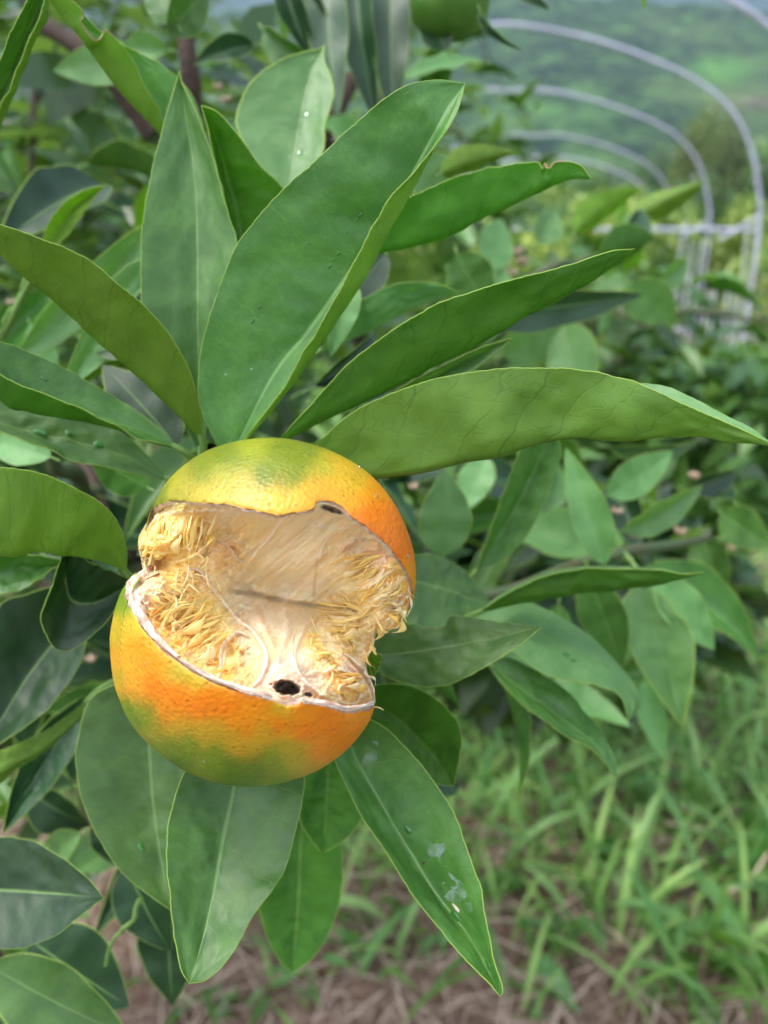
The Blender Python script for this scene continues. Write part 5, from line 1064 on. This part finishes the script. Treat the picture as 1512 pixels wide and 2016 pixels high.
# hills
t = NT('forested_hill'); tc = t.n('ShaderNodeTexCoord').outputs['Object']
n1 = t.noise(tc, .012, 5, .6); n2 = t.noise(tc, .09, 5, .75, 1); n3 = t.noise(tc, .006, 3, .5)
c = t.mix(t.ramp(n2, .35, .68), (.008, .034, .016), (.15, .30, .07)); c = t.mix(t.ramp(n1, .52, .66), c, (.16, .27, .07)); c = t.mix(t.ramp(n3, .60, .66), c, (.20, .36, .08))
cat_ = t.n('ShaderNodeAttribute', attribute_name='Col').outputs['Color']; sc_ = t.n('ShaderNodeSeparateColor'); t.l(cat_, sc_.inputs[0]); c = t.mix(sc_.outputs[0], c, (.16, .40, .07))
c = t.mix(sc_.outputs[1], c, (.35, .25, .17))
M['hill'] = t.done(t.bsdf(c, .9, t.bump(n2, 1.0, 12), .2))
def hill(name, y0, y1, x0, x1, hfun, nx, ny):
    X, Yh = np.meshgrid(np.linspace(x0, x1, nx), np.linspace(y0, y1, ny)); Z = hfun(X, Yh); pts = np.stack([X, Yh, Z], -1).reshape(-1, 3)
    rel = pts - np.array(cam.location); dd = rel[:, 1] * CP - rel[:, 2] * SP; u = rel[:, 1] * SP + rel[:, 2] * CP; px = 756 + FOC * rel[:, 0] / dd; py = 1008 - FOC * u / dd
    f1 = np.exp(-(((px - 1420) / 62) ** 2 + ((py - 138) / 26) ** 2) ** 2); f2 = np.exp(-(((px - 1495) / 60) ** 2 + ((py - 200) / 14) ** 2)); f3 = .7 * np.exp(-(((px - 1100) / 120) ** 2 + ((py - 225) / 40) ** 2))
    tag(link(name, mesh(name, pts, grid_faces(ny, nx), [M['hill']], col=np.stack([np.clip(f1 + f3 * .5, 0, 1), f2 * .6, 0 * f1], -1))), kind='structure')
def h1(X, Y): s = (Y - 60) / 640; e = sm(s, 0, 1); return -3 + e * 150 * (1 + .35 * fbm(np.stack([X, Y], -1) / 260, 4, 3) + .12 * np.sin(X / 150 + 1)) + 5 * fbm(np.stack([X, Y], -1) / 18, 3, 7) * sm(s, .02, .1)
def h2(X, Y): s = (Y - 700) / 2300; e = sm(s, 0, 1); return 60 + e * 980 * (1 + .2 * fbm(np.stack([X, Y], -1) / 900, 5, 5)) + 10 * fbm(np.stack([X, Y], -1) / 60, 3, 9)
hill('hill', 58, 760, -600, 700, h1, 330, 200); hill('mountain', 700, 3200, -2600, 2600, h2, 200, 120)

# ------------------------------------------------------------------ straw, grass, weeds
def ground_pts(n, seed, dens, x0=-3.2, x1=4.5, y0=.25, y1=6.0):
    r = np.random.default_rng(seed); out = []
    while sum(map(len, out)) < n:
        p = np.c_[r.uniform(x0, x1, n), y0 + (y1 - y0) * r.random(n) ** 1.4]; out.append(p[r.random(n) < dens(p)])
    return np.vstack(out)[:n]
def topix(p, z=0):
    rel = np.c_[p[:, 0], p[:, 1], np.full(len(p), z - CAM_H)]; dd = rel[:, 1] * CP - rel[:, 2] * SP; u = rel[:, 1] * SP + rel[:, 2] * CP; return np.c_[756 + FOC * rel[:, 0] / dd, 1008 - FOC * u / dd]
gpatch = lambda p, s: fbm(p * 2.2, 3, s)
def grass_d(p):
    e = sm(p[:, 1] + .30 * p[:, 0] + .22 * gpatch(p, 9), .80, 1.15); b = .05 + .95 * e; return b * np.clip(.75 + .8 * gpatch(p, 4), .05, 1)
def blades(pts, seed, L, W, lean, c1, c2, flat=0., segs=5):
    r = np.random.default_rng(seed); n = len(pts); az = r.uniform(0, 2 * np.pi, n); ln = r.uniform(*L, n); w = r.uniform(*W, n); le = r.uniform(*lean, n)
    t = np.linspace(0, 1, segs + 1); d = np.c_[np.cos(az), np.sin(az)]; sd = np.c_[-np.sin(az), np.cos(az)]
    ang = (le[:, None] * t[None] * 1.5) + flat; ds = ln[:, None] / segs; hx = np.cumsum(np.sin(ang) * ds, 1) - np.sin(ang[:, :1]) * ds; hz = np.cumsum(np.cos(ang) * ds, 1) - np.cos(ang[:, :1]) * ds
    base = np.c_[pts, np.zeros(n)]; cen = np.concatenate([base[:, None, :2] + d[:, None] * hx[..., None], np.maximum(hz, 0)[..., None] + .004 + (.0 if not flat else r.uniform(0, .03, (n, 1))[..., None])], -1)
    ww = w[:, None] * (np.sin(np.pi * (.15 + .85 * t)) ** .8)[None] * .5; s3 = np.c_[sd, r.uniform(-.3, .3, n)]
    a = cen - s3[:, None] * ww[..., None]; b = cen + s3[:, None] * ww[..., None]; V = np.stack([a, b], 2).reshape(-1, 3); m = 2 * (segs + 1)
    k = np.arange(segs) * 2; f = np.stack([k, k + 1, k + 3, k + 2], -1); F = (f[None] + (np.arange(n) * m)[:, None, None]).reshape(-1, 4)
    c = r.random((n, 1)); col = np.array(c1) * (1 - c) + np.array(c2) * c; return V, F, np.repeat(col, m, 0)
t = NT('grass_blade'); ca = t.n('ShaderNodeAttribute', attribute_name='Col').outputs['Color']; M['grass'] = t.done(t.trans(t.bsdf(ca, .5, None, .4), (.2, .5, .06), .35))
t = NT('dry_straw'); ca = t.n('ShaderNodeAttribute', attribute_name='Col').outputs['Color']; M['straw'] = t.done(t.bsdf(ca, .8, None, .3))
V, F, c = blades(ground_pts(26000, 1, lambda p: np.ones(len(p)) * .9, -2, 3, .2, 4.0), 2, (.04, .18), (.001, .0032), (0, .25), (.30, .19, .14), (.78, .62, .50), flat=1.45)
tag(link('straw_litter', mesh('straw_litter', V, F, [M['straw']], col=c, smooth=False)), 'pinkish brown dry straw lying over the bare soil', 'straw', kind='stuff')
V, F, c = blades(ground_pts(38000, 3, grass_d), 4, (.07, .24), (.004, .012), (.3, 1.8), (.09, .22, .04), (.42, .64, .18))
V2, F2, c2_ = blades(ground_pts(5200, 5, grass_d), 6, (.12, .28), (.010, .020), (.5, 1.9), (.11, .27, .08), (.40, .62, .22))
V = np.vstack([V, V2]); F = np.vstack([F, F2 + len(V) - len(V2)]); c = np.vstack([c, c2_])
tag(link('grass', mesh('grass', V, F, [M['grass']], col=c)), 'lush green grass covering the ground at the lower right', 'grass', kind='stuff')
def weed(px, py, n, L, W, mat, label, grp, seed, up=.5):
    v = ray(px, py); k = -CAM_H / v[2]; b = Vector(np.array(cam.location) + v * k); root = empty('weed', b, label, 'weed', grp); r = random.Random(seed)
    hgt = .02 + up * .18; tv, tf = tube(np.array([[0, 0, 0], [.008, 0, hgt * .5], [0, .01, hgt]]), [.002, .0018, .001], 5); link('stem', mesh('stem', tv, tf, [M['petiole']]), root, inv=False)
    for i in range(n):
        f = r.uniform(.1, 1); az = r.uniform(0, 6.28); dv = Vector((math.cos(az), math.sin(az), r.uniform(-.5, 1.6))).normalized(); p = b + Vector((r.gauss(0, .025), r.gauss(0, .025), max(.004, hgt * f))); Lr = r.uniform(*L) * r.uniform(.5, 1.1)
        place_leaf(p, p + dv * Lr, Lr * W * r.uniform(.6, 1.7), (r.gauss(0, .4), r.gauss(0, .4), 1), r.choice((0, 2)), r.randrange(5), root)
G3 = 'broad-leaved weeds in the straw'
for i, (x, y, n, up, lb) in enumerate([(520,1850,7,.1,'low weed in the straw left of the hanging dark leaf'),(600,1960,7,.1,'small weed at the bottom edge under the dark leaf'),(700,1830,8,.1,'pale weed between the dark leaf and the long leaf'),(680,1930,6,.1,'small weed left of the long leaf tip'),(820,1900,9,.2,'weed just behind the long leaf tip'),(1050,1990,8,.2,'weed at the bottom edge right of the long leaf'),(1120,1880,8,.3,'weed beside the thin grey stalk'),(1200,1740,9,.5,'tall weed above the thin grey stalk'),(1350,1900,10,.4,'weed in the lower right straw'),(1450,1960,9,.3,'weed in the bottom right corner'),(1280,1985,8,.2,'weed between the corner weed and the long leaf'),(1440,1780,10,.6,'tall weed near the dry stalks'),(1020,1760,9,.4,'weed in front of the grass edge'),(1320,1620,9,.7,'tall weed amid the grass'),(1120,1600,9,.6,'leafy weed at the grass edge'),(460,1990,6,.1,'small weed at the bottom edge below the front leaf')]):
    weed(x, y, n + 3, (.02, .07) if up < .25 else (.04, .12), .24, None, lb, G3, i, up)
# dry stalks
ds = plain('dry_stalk', (.50, .38, .26), .8, var=(.62, .5, .36), vscale=60)
for lb, pts in (('pale dry stalk arching over the grass at the right', [(1310,1620,1.3),(1400,1640,1.25),(1470,1720,1.22),(1430,1780,1.2)]), ('dry stalk bent down above the bottom right straw', [(1340,1590,1.3),(1400,1620,1.28),(1440,1690,1.25),(1460,1710,1.24)]), ('dry bent stalk standing in the bottom right straw', [(1512,1680,1.15),(1470,1740,1.15),(1430,1760,1.14),(1450,1830,1.2)]), ('thin grey stalk leaning in the straw', [(1220,1720,1.2),(1190,1790,1.2),(1160,1860,1.22),(1135,1930,1.25)])):
    w = crom([tuple(P(x, y, np.float64(d))) for x, y, d in pts], 16)
    # rooted: last point runs down to the soil
    end = w[-1].copy(); end[2] = 0; w = np.vstack([w, (w[-1] + end) / 2, end]); V, F = tube(w, np.linspace(.0025, .0035, len(w)), 6); tag(link('dry_stalk', mesh('dry_stalk', V, F, [ds])), lb, 'stalk', 'dry stalks over the grass')

# ------------------------------------------------------------------ haze
def box(x0, x1, y0, y1, z0, z1): return [(x, y, z) for z in (z0, z1) for y in (y0, y1) for x in (x0, x1)], [(0, 2, 3, 1), (4, 5, 7, 6), (0, 1, 5, 4), (2, 6, 7, 3), (0, 4, 6, 2), (1, 3, 7, 5)]
hv, hf = box(-2800, 2800, -80, 3400, -20, 1500); hm = bpy.data.materials.new('air'); hm.use_nodes = True; ht = hm.node_tree; ht.nodes.clear()
ho = ht.nodes.new('ShaderNodeOutputMaterial'); hp_ = ht.nodes.new('ShaderNodeVolumePrincipled'); hp_.inputs['Color'].default_value = (.50, .70, 1, 1); hp_.inputs['Density'].default_value = .0007; hp_.inputs['Anisotropy'].default_value = .1
ht.links.new(hp_.outputs[0], ho.inputs['Volume'])
tag(link('haze', mesh('haze', hv, hf, [hm], smooth=False)), 'pale blue haze between the orchard and the mountains', 'haze', kind='stuff')
